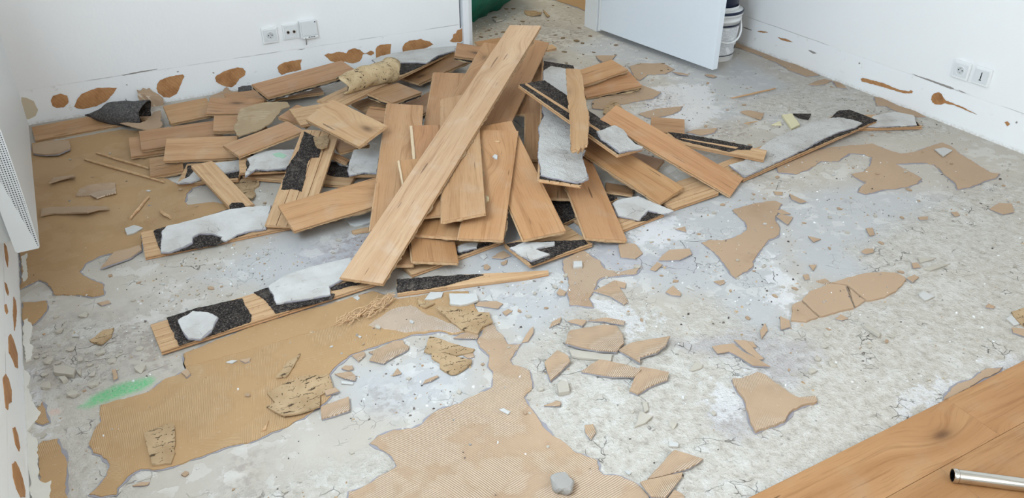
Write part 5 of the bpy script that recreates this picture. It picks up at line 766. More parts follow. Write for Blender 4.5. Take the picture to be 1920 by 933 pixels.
# glue left where the skirting boards were torn off, scratches
for i, (w_, k, pts) in enumerate(WALL_SPOTS):
    m = {'glue': M_GLUE, 'pale': M_PALE, 'scar': M_SCAR}[k]; nm = {'glue': 'glue_spot', 'pale': 'glue_spot', 'scar': 'scratch'}[k]
    p = jag(ccw(pts), .006, .0016 if k == 'glue' else .0008, 200 + i); h = .0018 if k == 'glue' else .0007
    v, f = slab_geo(p, -.0006, h, .0004 if k != 'scar' else 0)
    if w_ == 'wallB': o = mesh(nm, [(a, YB - c, b) for a, b, c in v], f, m, wb)
    elif w_ == 'wallR': o = mesh(nm, [(XR - c, a, b) for a, b, c in v], [tuple(reversed(q)) for q in f], m, wr)
    else: o = mesh(nm, [(XL + c, a, b) for a, b, c in v], f, m, wl)
    if w_ == 'wallB': o.data.flip_normals()
    if k == 'glue':                                               # torn white paint edge round it
        q = jag(inset(ccw(pts), -.006), .008, .0026, 300 + i); v, f = slab_geo(q, -.0004, .0005)
        if w_ == 'wallB': mesh('torn_paint', [(a, YB - c, b) for a, b, c in v], f, M_WHITE, wb).data.flip_normals()
        elif w_ == 'wallR': mesh('torn_paint', [(XR - c, a, b) for a, b, c in v], f, M_WHITE, wr)

# ------------------------------------------------------------------ the planks
T_FACE, T_ALL = .0035, .0135
def plank_frame(d, l, u, p): return Matrix(((d[0], l[0], u[0], p[0]), (d[1], l[1], u[1], p[1]), (d[2], l[2], u[2], p[2]), (0, 0, 0, 1)))
ROOT = {}
def make_plank(i, rec):
    name, face, P0, d, l, u, L, w, lab, tone, outl, layers = rec
    t = tag(empty('oak_plank', plank_frame(d, l, u, P0)), lab, 'plank', 'torn-up planks'); ROOT[name] = t
    h = w / 2; r = random.Random(i); zt = -T_FACE; zb = -T_ALL
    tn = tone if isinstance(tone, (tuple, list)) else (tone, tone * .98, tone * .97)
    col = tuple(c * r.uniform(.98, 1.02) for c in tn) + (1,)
    if outl:
        p = ccw(outl)
        if face == 'U':
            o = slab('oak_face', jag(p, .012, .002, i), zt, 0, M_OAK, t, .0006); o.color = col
            slab('core', jag(p, .010, .004, i + 7), zb, zt + .0001, M_CORE, t)
            slab('adhesive_residue', jag(inset(p, .004), .012, .006, i + 9), zb - .004, zb + .0002, M_RESIDUE, t)
        else:
            slab('core', jag(p, .014, .002, i), zb + T_FACE, 0, M_CORE, t, .0008)
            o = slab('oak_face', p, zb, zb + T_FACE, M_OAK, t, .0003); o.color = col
    elif face == 'U':
        c = .0012
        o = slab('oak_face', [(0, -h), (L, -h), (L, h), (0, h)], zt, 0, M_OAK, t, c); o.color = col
        prof = [(-h + .001, zt), (-h + .001, -.006), (-h + .007, -.0065), (-h + .007, -.0095), (-h + .001, -.010), (-h + .001, zb),
                (h - .001, zb), (h - .001, -.010), (h + .005, -.0095), (h + .005, -.0065), (h - .001, -.006), (h - .001, zt)]
        extrude_x('core', [(y, z) for y, z in prof], L, M_CORE, t).location = (.0, 0, 0)
        if name in ('top36', 'u33', 'r22', 'u29'):
            q = [(.003, -h + .002), (L - .003, -h + .002), (L - .003, h - .001), (.003, h - .001)]
            slab('foam_underlay', jag(q, .010, .003, i + 60), zb - .0095, zb - .0035, M_FOAM, t)
            slab('compound_crust', jag(inset(ccw(q), .006), .014, .009, i + 70), zb - .016, zb - .009, M_CRUST if name == 'top36' else M_PORL, t)
        # torn layer of glue and screed still stuck below
        q = [(.004, -h + .002), (L - .004, -h + .002), (L - .004, h - .002), (.004, h - .002)]
        slab('adhesive_residue', jag(q, .012, .0065, i + 40), zb - .004, zb + .0002, M_RESIDUE, t)
    else:
        g, dp = .0013, .005; prof = [(-h, zb + T_FACE), (h, zb + T_FACE), (h, -.0085), (h + .005, -.008), (h + .005, -.005), (h, -.0045), (h, 0)]
        for k in (range(3, 0, -1) if w > .1 else ()):
            y = -h + w * k / 4; prof += [(y + g, 0), (y + g, -dp), (y - g, -dp), (y - g, 0)]
        prof += [(-h, 0), (-h, -.0035), (-h + .005, -.004), (-h + .005, -.008), (-h, -.0085)]
        extrude_x('core', prof, L, M_CORE, t)
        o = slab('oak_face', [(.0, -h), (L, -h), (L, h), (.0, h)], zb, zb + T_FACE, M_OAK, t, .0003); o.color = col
    for k, (kind, pts) in enumerate(layers):
        if pts is None: pts = [(.002, -h + .003), (L - .002, -h + .003), (L - .002, h - .003), (.002, h - .003)]
        p = ccw([tuple(q) for q in pts])
        if kind == 'foam': slab('foam_underlay', jag(p, .006, .0022, i * 9 + k), -.0002, .0045, M_FOAM, t, .0008)
        elif kind == 'slat': slab('wood_sliver', jag(p, .02, .001, k), .0, .0058, M_CORE, t)
        elif kind == 'green': slab('paint_mark', jag(p, .006, .003, k), .0122, .0136, M_GREEN, cr)
        else:
            zb_ = .0047 if any(a == 'foam' for a, _ in layers) else .0
            ph = r.uniform(0, 6)
            cr = sheet('compound_crust', jag(p, .008, .0022, i * 9 + k), zb_, .0115, M_CRUST if name in ('comp10', 'foam12', 'd17') else M_CRUST_S, t,
                  lambda x, y, am=(.0022 if name in ('comp10', 'foam12', 'd17') else .0007): am * noise.fractal(Vector((x * 42 + ph * 9, y * 42, 3)), 1.0, 2.0, 3), .009)
            q = jag(inset(p, -.002), .008, .003, i * 9 + k + 3); slab('compound_underside', q, zb_ - .0003, zb_ + .004, M_DARKLAV, cr)
for i, rec in enumerate(PLANKS): make_plank(i, rec)

# ------------------------------------------------------------------ loose fragments traced from the floor
def frag_mat(kind, r):
    return {'wht': M_WHT, 'gry': M_GREY, 'tan': M_TAN, 'por': M_POR, 'stone': M_STONE, 'cream': M_CREAM, 'foam': M_FOAM, 'wood': M_CORE, 'sliver': M_SLIVER}.get(kind) or r.choice(M_RIBS + [M_RIB])
CAT = {'wht': 'rubble', 'gry': 'rubble', 'tan': 'adhesive flake', 'rib': 'adhesive flake', 'por': 'adhesive flake', 'stone': 'stone', 'cream': 'offcut', 'foam': 'foam scrap', 'wood': 'wood splinter', 'sliver': 'wood splinter'}
NAME = {'wht': 'screed_fragment', 'gry': 'screed_fragment', 'tan': 'adhesive_flake', 'rib': 'adhesive_flake', 'por': 'adhesive_slab', 'stone': 'stone', 'cream': 'board_offcut', 'foam': 'foam_scrap', 'wood': 'wood_scrap', 'sliver': 'wood_sliver'}
for i, (kind, th, base, lab, pts) in enumerate(FRAGS):
    if kind in ('rib', 'tan') and th < .012: th *= 1.25
    r = random.Random(500 + i); p = ccw(pts)
    cx_ = sum(q[0] for q in p) / len(p); cy_ = sum(q[1] for q in p) / len(p)
    size = max(math.hypot(q[0] - cx_, q[1] - cy_) for q in p)
    loc = [(q[0] - cx_, q[1] - cy_) for q in p]
    t = empty(NAME[kind], loc=(cx_, cy_, base + .0004)); tag(t, lab, CAT[kind])
    st = max(.004, size * .16); am = .05 * st + .0007
    m = frag_mat(kind, r)
    if kind == 'stone':
        bm = bmesh.new(); bmesh.ops.create_icosphere(bm, subdivisions=3, radius=1)
        sx = (max(q[0] for q in loc) - min(q[0] for q in loc)) / 2; sy = (max(q[1] for q in loc) - min(q[1] for q in loc)) / 2
        for v in bm.verts:
            c = v.co; k = 1 + .13 * math.sin(c.x * 4 + 1) * math.sin(c.y * 5 + c.z * 3); z = max(-.55, min(.5, c.z * k))
            c.x *= k * sx; c.y *= k * sy; c.z = (z + .55) * th
        me = bpy.data.meshes.new('lump'); bm.to_mesh(me); bm.free(); me.materials.append(m); link(bpy.data.objects.new('lump', me), t)
    elif kind == 'por' or 'lifted' in lab or 'curled' in lab:
        a = r.uniform(0, 6.28); ca, sa = math.cos(a), math.sin(a); cv = (.5 if kind == 'por' else .35) / max(size, .02)
        def zf(x, y): 
            s_ = x * ca + y * sa; return cv * .28 * s_ * s_ + .0012 * math.sin(x * 90) * math.cos(y * 70)
        if 'lifted' in lab:                                       # front edge (towards the room's near side) stands off the floor
            ymin = min(q[1] for q in loc); ymax = max(q[1] for q in loc)
            zf = lambda x, y: .016 * max(0, 1 - (y - ymin) / (ymax - ymin + 1e-6)) ** 2 + .002 * math.sin(x * 40)
        zm = min(zf(*q) for q in loc)
        zz = lambda x, y, zf=zf, zm=zm: zf(x, y) - min(zm, 0)
        sheet('flake', jag(loc, st, am * 2.2, i), .0, min(th, .006), m, t, zz, max(.010, size * .12))
    else:
        rim = kind in ('tan', 'rib', 'wht')
        tz = th * .5 if rim else 0
        tx, ty = r.uniform(-.05, .05), r.uniform(-.05, .05)
        if th > .0055 and kind == 'rib': tx, ty = tx * 1.6, ty * 1.6
        lo = min(q[0] * tx + q[1] * ty for q in loc)
        zf = lambda x, y: x * tx + y * ty - lo
        if rim: slab('screed_backing', jag(inset(loc, .0003), st, am * 1.6, i + 1), 0, tz + .0002, M_DARKLAV if kind != 'wht' else M_GREY, t, 0, zf)
        slab('flake', jag(loc, st, am, i), tz, th, m, t, min(.0012, th * .2), zf)
for i, (kind, th, lab, pn, pts) in enumerate(ON_PLANK):
    rec = next(q for q in PLANKS if q[0] == pn); p = ccw(pts)
    cx_ = sum(q[0] for q in p) / len(p); cy_ = sum(q[1] for q in p) / len(p)
    loc = [(q[0] - cx_, q[1] - cy_) for q in p]
    o = slab(NAME[kind], jag(loc, .006, .0008, i), .0003, th, frag_mat(kind, RND), None, .0012)
    P0, d, l, u = [Vector(v) for v in rec[2:6]]
    o.matrix_world = plank_frame(d, l, u, P0 + d * cx_ + l * cy_); tag(o, lab, CAT[kind])
for i, (lab, a, b, rad) in enumerate(STICKS):
    a, b = Vector(a), Vector(b); n = 7; path = [a.lerp(b, k / n) + Vector((RND.uniform(-1, 1), RND.uniform(-1, 1), RND.uniform(0, .6))) * rad * .35 for k in range(n + 1)]
    path = [Vector((q.x, q.y, max(q.z, rad + .0058))) for q in path]
    rr = [rad * (.5 + .5 * math.sin(math.pi * (k + .7) / (n + 1.4)) ** .5) for k in range(n + 1)]
    tag(tube('wood_splinter', path, rr, M_CORE, None, 6, False), lab, 'wood splinter')

# ------------------------------------------------------------------ bent sheets on and behind the pile
def curl(name, A, B, r0, r1, a0, a1, mat, lab, cat, th=.004, nu=26, nv=20, wob=.004, inner=None, seed=3, taper=None, up=(0, 0, 1)):
    """part of a tube of sheet material running from A to B, open between the angles a1 and a0"""
    A, B = Vector(A), Vector(B); d = (B - A).normalized(); s = d.cross(Vector(up)).normalized(); t = s.cross(d)
    r = random.Random(seed); v = []; f = []
    for lay in (0, 1):
        for i in range(nu + 1):
            k = i / nu; c = A.lerp(B, k); R_ = r0 + (r1 - r0) * k
            if taper: R_ *= taper(k)
            for j in range(nv + 1):
                q = j / nv; w = math.radians(a0 + (a1 - a0) * q)
                rad = R_ - lay * th + wob * math.sin(9 * k + 5 * q) + wob * .5 * math.sin(23 * k - 11 * q)
                e = .018 * math.sin(9 * q + seed) * (1 if i == nu else -1 if i == 0 else 0)
                v.append(c + d * e + (s * math.cos(w) + t * math.sin(w)) * rad)
    W = nv + 1; N = (nu + 1) * W
    for i in range(nu):
        for j in range(nv):
            f.append((i * W + j, (i + 1) * W + j, (i + 1) * W + j + 1, i * W + j + 1))
            f.append((N + i * W + j, N + i * W + j + 1, N + (i + 1) * W + j + 1, N + (i + 1) * W + j))
    for i in range(nu):
        f.append((i * W, N + i * W, N + (i + 1) * W, (i + 1) * W)); f.append((i * W + nv, (i + 1) * W + nv, N + (i + 1) * W + nv, N + i * W + nv))
    for j in range(nv):
        f.append((j, j + 1, N + j + 1, N + j)); f.append((nu * W + j, N + nu * W + j, N + nu * W + j + 1, nu * W + j + 1))
    nf = len(f); fm = [1 if inner and max(q) >= N and min(q) >= N else 0 for q in f]
    o = mesh(name, v, f, [mat] + ([inner] if inner else []), None, fm if inner else None, True)
    return tag(o, lab, cat)
M_ROLLFOAM = G('grey_rolled_underlay', .95, .05)
_g = M_ROLLFOAM; _c = _g.coord(); _v = _g.noise(_c, 130, 3, .7)
M_ROLLFOAM = _g.done(_g.ramp(_v, [(.3, lin((62, 60, 60))), (.55, lin((96, 93, 92))), (.75, lin((138, 133, 128)))]), _g.bump(_v, .004))
curl('rolled_adhesive', (1.0298, 3.5649, 0.2), (1.3547, 3.7171, 0.178), .046, .060, -55, 148, M_PORL, 'rolled sheet of pitted tan adhesive lying on the white compound plank at the back', 'adhesive sheet', .004, 30, 22, .004, M_FOAM, 3)
curl('rolled_underlay', (-0.0377, 4.16, 0.045), (0.2091, 4.0201, 0.058), .014, .042, -120, 215, M_ROLLFOAM, 'dark grey roll of foam underlay by the foot of the back wall', 'foam roll', .005, 30, 26, .003, M_FOAM, 8, lambda k: .35 + 1.9 * (k / .35 if k < .35 else 1) ** .8 * (1 - .62 * max(0, k - .35)))
p = [(0.0823, 3.9622), (0.1175, 3.9649), (0.1685, 3.9593), (0.2046, 3.9994), (0.2466, 4.0767), (0.275, 4.0691), (0.269, 3.9948), (0.2563, 3.9413), (0.2592, 3.8954), (0.2433, 3.8676), (0.1872, 3.8692), (0.1338, 3.9054)]
tag(sheet('adhesive_sheet', jag(ccw(p), .010, .003, 4), .040, .044, M_TAN, None, lambda x, y: .010 * math.sin(x * 22) + .02 * (y - p[0][1])), 'smooth tan adhesive sheet under the right end of the grey foam roll', 'adhesive sheet')
p = [(0.2026, 0.0977), (0.2206, 0.0889), (0.2326, 0.098), (0.2483, 0.0896), (0.264, 0.0924), (0.2769, 0.0705), (0.2991, 0.0552), (0.3128, 0.0356), (0.3119, 0.0072), (0.2886, -0.0172), (0.2535, -0.002), (0.1999, 0.0195)]
v, f = slab_geo(jag(ccw(p), .008, .003, 6), 0, .005)
tag(mesh('adhesive_sheet', [(a, 4.262 + (b - .08) * .12 - c + .01 * math.sin(a * 30), b) for a, b, c in v], f, M_RIBS[0]), 'ridged tan adhesive sheet leaning on the back wall behind the grey foam roll', 'adhesive sheet')

# combed sheet of adhesive draped over the left stack
M_DRAPE = mat_adhesive('coarsely_combed_adhesive', -40, .019, 1.3, (176, 152, 120), (206, 186, 156), (150, 124, 94))
p = [(0.5679, 3.6638), (0.5947, 3.7269), (0.6579, 3.7323), (0.711, 3.7358), (0.7722, 3.7271), (0.8113, 3.714), (0.8054, 3.6443), (0.7517, 3.6104), (0.7284, 3.5615), (0.6784, 3.4962), (0.6041, 3.446), (0.5652, 3.4252), (0.5124, 3.3924), (0.5116, 3.4752), (0.5205, 3.5269), (0.5479, 3.5846)]
tag(sheet('adhesive_sheet', jag(ccw(p), .008, .004, 9), .106, .111, M_DRAPE, None, lambda x, y: .006 * math.sin(x * 19 + y * 7)), 'large ridged tan adhesive sheet draped over the left stack', 'adhesive sheet')
p = [(0.5184, 4.1439), (0.5466, 4.1798), (0.5817, 4.1955), (0.6011, 4.2112), (0.6325, 4.2836), (0.6362, 4.2365), (0.6465, 4.1955), (0.6749, 4.1889), (0.7188, 4.2008), (0.7512, 4.1743), (0.7593, 4.1167), (0.6596, 4.0843), (0.5756, 4.0627), (0.5208, 4.0758)]
tag(sheet('adhesive_sheet', jag(ccw(p), .010, .006, 19), .028, .033, M_TAN, None, lambda x, y: .004 * math.sin(x * 25)), 'torn tan adhesive sheet between the left stack and the back wall', 'adhesive sheet')
p = [(0.6763, 4.1955), (0.6945, 4.2035), (0.7422, 4.1958), (0.7321, 4.1297), (0.6977, 4.122), (0.6647, 4.1312)]
tag(sheet('foam_scrap', jag(ccw(p), .008, .004, 21), .042, .048, M_ROLLFOAM, None, lambda x, y: 0), 'dark grey foam scrap by the back wall behind the left stack', 'foam scrap')
p = [(0.7781, 3.1631), (0.8342, 3.1645), (0.827, 3.1052), (0.8044, 3.0559), (0.7715, 3.0376), (0.7592, 3.0563), (0.761, 3.0916)]
tag(sheet('adhesive_slab', jag(ccw(p), .008, .003, 12), .138, .145, M_POR, None, lambda x, y: .003 * math.sin(x * 60)), 'ridged tan scrap on the black foam strip below the short tilted plank', 'adhesive flake')

# torn fibres of the glued backing in front of the long flat plank
def fibres():
    v = []; f = []; r = random.Random(5)
    pts = FIBRE
    for k in range(130):
        q = r.random() * (len(pts) - 1); i = int(q); a = Vector(pts[i]).lerp(Vector(pts[i + 1]), q - i)
        ang = r.gauss(.45, .3); a = a + Vector((r.gauss(0, .008), r.gauss(0, .014), 0)); ln = r.uniform(.015, .08)
        path = []
        for j in range(6):
            s_ = j / 5 - .5
            path.append(a + Vector((math.cos(ang) * ln * s_, math.sin(ang) * ln * s_, .0075 + abs(r.gauss(0, .003)) + .008 * r.random() * (1 - abs(s_) * 2))))
            ang += r.uniform(-.3, .3)
        w = r.uniform(.0006, .0020)
        b = len(v); tv, tf = tube_geo(path, [w * (.4 + .6 * math.sin(math.pi * (j + .5) / 6)) for j in range(6)], 4)
        v += tv; f += [tuple(b + x for x in q_) for q_ in tf]
    return tag(mesh('torn_fibres', v, f, plain('tan_fibre', lin((206, 172, 134)), .8, .1, 0, .4)), 'matted strip of torn tan fibres in front of the long upside-down plank', 'fibre scrap', kind='stuff')
FIBRE = [(0.5103, 2.044, 0.007), (0.536, 2.0427, 0.007), (0.56, 2.0458, 0.007), (0.5876, 2.0437, 0.007), (0.6165, 2.0443, 0.007), (0.6417, 2.0538, 0.007), (0.6613, 2.0666, 0.007), (0.6762, 2.0721, 0.007), (0.6928, 2.0767, 0.007)]
fibres()

# ------------------------------------------------------------------ small chips (each its own object) and crumbs
def proto(seed, n, th, mat, nm):
    r = random.Random(seed); p = []
    for k in range(n):
        a = 2 * math.pi * (k + r.uniform(-.3, .3)) / n; R_ = r.uniform(.55, 1.1); p.append((R_ * math.cos(a), R_ * math.sin(a) * .7))
    v, f = slab_geo(ccw(p), 0, th, .0); me = bpy.data.meshes.new(nm); me.from_pydata(v, [], f); me.materials.append(mat); return me
def in_plank(x, y, grow=.0):
    for rec in PLANKS:
        P0, d, l, L, w_ = rec[2], rec[3], rec[4], rec[6], rec[7]
        a = (x - P0[0]) * d[0] + (y - P0[1]) * d[1]; b = (x - P0[0]) * l[0] + (y - P0[1]) * l[1]
        k = d[0] ** 2 + d[1] ** 2
        if -grow < a < L * k + grow and abs(b) < w_ / 2 + grow: return True
    return False
def in_poly(x, y, p):
    c = False
    for i in range(len(p)):
        (x1, y1), (x2, y2) = p[i], p[i - 1]
        if (y1 > y) != (y2 > y) and x < (x2 - x1) * (y - y1) / (y2 - y1) + x1: c = not c
    return c
def patch_z(x, y):
    for _, _, p in PATCHES:
        if in_poly(x, y, p): return .0058
    for p in CRACKED:
        if in_poly(x, y, p): return .009
    return 0.0
FC = [(sum(q[0] for q in p) / len(p), sum(q[1] for q in p) / len(p), max(math.hypot(q[0] - sum(a[0] for a in p) / len(p), q[1] - sum(a[1] for a in p) / len(p)) for q in p)) for *_, p in FRAGS]
HUBS = [(.35, 2.45, .35), (.1, 2.4, .3), (1.2, 3.1, .25), (1.75, 2.2, .4), (1.6, 1.75, .35), (2.2, 2.6, .5), (2.6, 2.3, .5), (2.5, 3.1, .4), (1.15, 2.0, .25), (.7, 1.75, .3), (2.35, 4.6, .35), (2.75, 2.0, .5), (1.45, 2.5, .3), (1.9, 1.5, .4), (.75, 2.9, .3)]
def spot(r, hub=.55):
    while True:
        if r.random() < hub:
            h = r.choice(HUBS); x, y = r.gauss(h[0], h[2] * .6), r.gauss(h[1], h[2] * .6)
        else: x, y = r.uniform(XL + .03, XR - .03), r.uniform(.95, 4.2)
        if not (XL + .03 < x < XR - .03 and .93 < y < 5.3): continue
        if y > 4.2 and not 2.15 < x < 2.9: continue
        return x, y
KINDS = (('tan_chip', M_TAN, .30, 'tan', 'small tan adhesive chip lying loose on the stripped floor', 'tan chips on the floor', 120),
         ('grey_chip', M_GREY, .34, 'grey', 'small grey screed chip lying loose on the stripped floor', 'grey chips on the floor', 110),
         ('white_chip', M_WHT, .30, 'white', 'small white screed chip lying loose on the stripped floor', 'white chips on the floor', 50))
for nm, m, th, _, lab, grp, num in KINDS:
    pr = [proto(hash(nm) % 97 * 0 + len(nm) * 31 + k, 5 + k % 3, th, m, nm) for k in range(7)]; r = random.Random(len(nm)); placed = 0
    while placed < num:
        x, y = spot(r)
        if (patch_z(x, y) and r.random() < .6) or in_plank(x, y, .02) or any(math.hypot(x - a, y - b) < c + .018 for a, b, c in FC): continue
        s = r.uniform(.006, .013); o = bpy.data.objects.new(nm, pr[placed % 7]); COL.objects.link(o)
        o.scale = (s, s, s); o.rotation_euler = (r.uniform(-.12, .12), r.uniform(-.12, .12), r.uniform(0, 6.28)); o.location = (x, y, patch_z(x, y) + .0012)
        tag(o, lab, 'chip', grp); FC.append((x, y, s)); placed += 1
def stones(nm, lab, grp, hubs, num, mat, s0, s1, seed, flat=.55):
    r = random.Random(seed); pr = []
    for k in range(6):
        bm = bmesh.new(); bmesh.ops.create_icosphere(bm, subdivisions=1, radius=1)
        for v in bm.verts: v.co *= r.uniform(.72, 1.12); v.co.z = max(-.5, min(.55, v.co.z)) + .5
        me = bpy.data.meshes.new(nm); bm.to_mesh(me); bm.free(); me.materials.append(mat); pr.append(me)
    done = []; tries = 0
    while len(done) < num and tries < 4000:
        tries += 1; h = r.choice(hubs); x, y = r.gauss(h[0], h[2]), r.gauss(h[1], h[3]); s = s0 + (s1 - s0) * r.random() ** 2
        if x < XL + .03 or in_plank(x, y, .02) or any(math.hypot(x - a, y - b) < (c + s) * .9 for a, b, c in done) or any(math.hypot(x - a, y - b) < c * .8 + s for a, b, c in FC[:NTR]): continue
        o = bpy.data.objects.new(nm, pr[len(done) % 6]); COL.objects.link(o); o.location = (x, y, patch_z(x, y)); o.rotation_euler = (0, 0, r.uniform(0, 6.28))
        o.scale = (s, s * r.uniform(.55, 1), s * flat); tag(o, lab, 'stone', grp); done.append((x, y, s))
NTR = len(FRAGS)
stones('rubble_stone', 'grey rubble stone in the crumbled corner along the left wall', 'rubble along the left wall', HUB_LEFT, 34, M_GREY, .006, .022, 3)
stones('screed_lump', 'crumbly grey screed lump on the rough floor around the ridged shards', 'screed lumps around the ridged shards', HUB_MID, 40, M_GREY, .005, .017, 4)
stones('hall_flake', 'thin dark brown flake on the hall floor', 'brown flakes in the hall', HUB_HALL, 60, plain('brown_bark', lin((132, 112, 88)), .9, .1, 0, .7), .008, .026, 5, .18)
def crumbs():
    r = random.Random(11); v = []; f = []; c = []
    pal = [lin(q) for q in ((196, 192, 186), (172, 168, 162), (150, 144, 138), (190, 164, 132), (168, 140, 110), (230, 230, 230), (112, 102, 96), (84, 76, 72))]
    wts = (20, 16, 10, 12, 9, 16, 9, 5)
    for k in range(9000):
        x, y = spot(r, .6)
        if y < yE + .03 and x > 1.0: continue
        if patch_z(x, y) and r.random() < .75: continue
        if in_plank(x, y, .006): continue
        if y > 4.70 + (x - 2.2) * .45: continue
        s = min(.0075, .0013 + abs(r.gauss(0, .0019))); z = patch_z(x, y) - .0002; n = 4; a0 = r.uniform(0, 6.28); b = len(v); el = r.uniform(.4, 1)
        base = []; cs, sn = math.cos(a0), math.sin(a0)
        for i in range(n):
            a = 2 * math.pi * i / n + r.uniform(-.4, .4); R_ = s * r.uniform(.7, 1.3); px, py = R_ * math.cos(a), R_ * math.sin(a) * el
            base.append((x + px * cs - py * sn, y + px * sn + py * cs))
        hgt = s * r.uniform(.3, .9)
        v += [(q[0], q[1], z) for q in base] + [(x + (q[0] - x) * .7, y + (q[1] - y) * .7, z + hgt * r.uniform(.7, 1.2)) for q in base]
        f += [(b + i, b + (i + 1) % n, b + n + (i + 1) % n, b + n + i) for i in range(n)] + [(b + n, b + n + 1, b + n + 2, b + n + 3)]
        c += [r.choices(pal, wts)[0]] * (2 * n)
    o = mesh('debris_crumbs', v, f, mat_vcol())
    at = o.data.color_attributes.new('tint', 'FLOAT_COLOR', 'POINT'); at.data.foreach_set('color', np.array(c, dtype=np.float32).ravel())
    return tag(o, 'fine grey and tan crumbs strewn all over the stripped floor', 'debris', kind='stuff')
crumbs()

# ------------------------------------------------------------------ wall fittings
def socket_box(name, x, y, z, rot, lab, cat, deep=.014, w_=.083):
    t = tag(empty(name, loc=(x, y, z)), lab, cat); t.rotation_euler = (0, 0, rot)      # local: -y faces the room
    h = w_ / 2; box('frame', -h, h, -deep, .0, -h, h, M_PLASTIC, t, .004); return t
def disc(name, r_, y0, y1, mat, parent, x=0, z=0, seg=28):
    v, f = lathe_geo([(0.0001, 0), (r_, 0), (r_, 1), (0.0001, 1)], seg)
    return mesh(name, [(a + x, y0 + (y1 - y0) * c, b + z) for a, b, c in v], [tuple(reversed(q)) for q in f], mat, parent, smooth=False)
def ring(name, r0, r1, y0, y1, mat, parent, z=0, seg=32, x=0):
    v, f = lathe_geo([(r0, 0), (r0, 1), (r1, 1), (r1, 0), (r0, 0)], seg)
    return mesh(name, [(a + x, y0 + (y1 - y0) * c, b + z) for a, b, c in v], f, mat, parent, smooth=False)
M_INSERT = plain('grey_white_plastic', lin((222, 224, 224)), .35, .4)
def outlet(x, y, z, rot, lab):
    t = socket_box('power_outlet', x, y, z, rot, lab, 'outlet')
    t0 = t; t = box('cover_plate', -.033, .033, -.0175, -.013, -.029, .030, M_INSERT, t0, .0012)
    ring('recess_rim', .0195, .0215, -.0200, -.017, M_PLASTIC, t); disc('recess', .0195, -.0179, -.0172, plain('recess_shadow_plastic', lin((204, 206, 206)), .4, .3), t)
    for px in (-.0095, .0095): disc('pin_hole', .0030, -.0184, -.0178, M_HOLE, t, px, .002)
    tube('earth_pin', [(0, -.0178, .0115), (0, -.0245, .0115)], .0024, M_STEEL, t); disc('screw', .0022, -.0184, -.0178, M_STEEL, t, 0, -.009)
    return t0
outlet(0.8970, YB, 0.2677, 0, 'left white power outlet of the three fittings on the back wall')
t = socket_box('aerial_socket', 1.0074, YB, 0.2722, 0, 'white aerial socket with two round metal jacks between the power outlet and the cover box', 'socket', .010)
box('cover_plate', -.034, .034, -.0125, -.009, -.034, .034, M_INSERT, t, .002)
for px in (-.016, .016):
    disc('jack_hole', .0045, -.0135, -.012, M_HOLE, ring('jack_ring', .0045, .0075, -.020, -.012, M_STEEL, t, 0, 24, px), px)
t = socket_box('cable_box', 1.1012, YB, 0.2751, 0, 'thick white cable box with a hinged cover right of the aerial socket', 'box', .026, .092)
box('cover_flap', -.041, .043, -.034, -.027, -.030, .046, M_INSERT, t, .003)
box('lower_lip', -.040, .043, -.038, -.024, -.046, -.034, M_PLASTIC, t, .002)
for px in (-.005, .008, .021): box('vent_slot', px - .005, px + .005, -.0385, -.036, -.040, -.036, M_HOLE, t)
disc('indicator', .0032, -.0352, -.0338, M_HOLE, t, .034, .038)
tube('cable_stub', [(-.022, -.028, -.046), (-.021, -.020, -.062), (-.018, -.006, -.085)], .0022, M_SCAR, t, 6)
disc('screw', .003, -.0385, -.0375, M_SCAR, t, -.026, -.041)
outlet(XR, 2.1848, 0.2707, -math.pi / 2, 'white power outlet on the right wall, left of the telephone socket')
t = socket_box('telephone_socket', XR, 2.0810, 0.2734, -math.pi / 2, 'white telephone socket with a dark upright slot on the right wall', 'socket')
box('cover_plate', -.033, .033, -.0175, -.013, -.029, .030, M_INSERT, t, .0012)
box('slot', -.0022, .0022, -.0182, -.0174, -.016, .020, M_HOLE, t); box('slot_foot', -.006, .006, -.0182, -.0174, -.018, -.0145, M_HOLE, t)

# ------------------------------------------------------------------ radiator, left
rad = tag(empty('radiator', loc=(XL + .004, 2.486, 0)), 'white panel radiator with a perforated edge on the left wall', 'radiator')
def prof_y(name, prof, y0, y1, mat, parent):
    n = len(prof); v = [(a, y0, b) for a, b in prof] + [(a, y1, b) for a, b in prof]
    f = [(i, n + i, n + (i + 1) % n, (i + 1) % n) for i in range(n)] + [tuple(range(n)), tuple(reversed(range(n, 2 * n)))]
    f = [tuple(reversed(q)) for q in f]
    return mesh(name, v, f, mat, parent)
fx = .118
front = [(fx - .065, .268), (fx - .060, .262), (fx - .004, .262), (fx, .268)] + [(fx + .006 * math.sin(math.pi * k / 8), .268 + .63 * k / 8) for k in range(1, 8)] + [(fx, .898), (fx - .004, .903), (fx - .060, .903), (fx - .065, .898)]
prof_y('front_panel', front, 0, 1.05, M_RAD, rad)
_zs = [.270 + .62 * k / 12 for k in range(13)]
prof_y('perforated_strip', [(fx - .0012 - min(.060, .003 + .15 * (q - .27)), q) for q in reversed(_zs)] + [(fx - .0012 + .004 * math.sin(math.pi * (q - .268) / .63), q) for q in _zs], -.0012, .0006, mat_mesh_holes(), rad)
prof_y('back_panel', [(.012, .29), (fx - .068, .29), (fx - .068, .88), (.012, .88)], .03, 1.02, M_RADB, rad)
box('wall_bracket', .0, .014, .12, .16, .3, .86, M_STEEL, rad); box('wall_bracket', .0, .014, .86, .90, .3, .86, M_STEEL, rad)

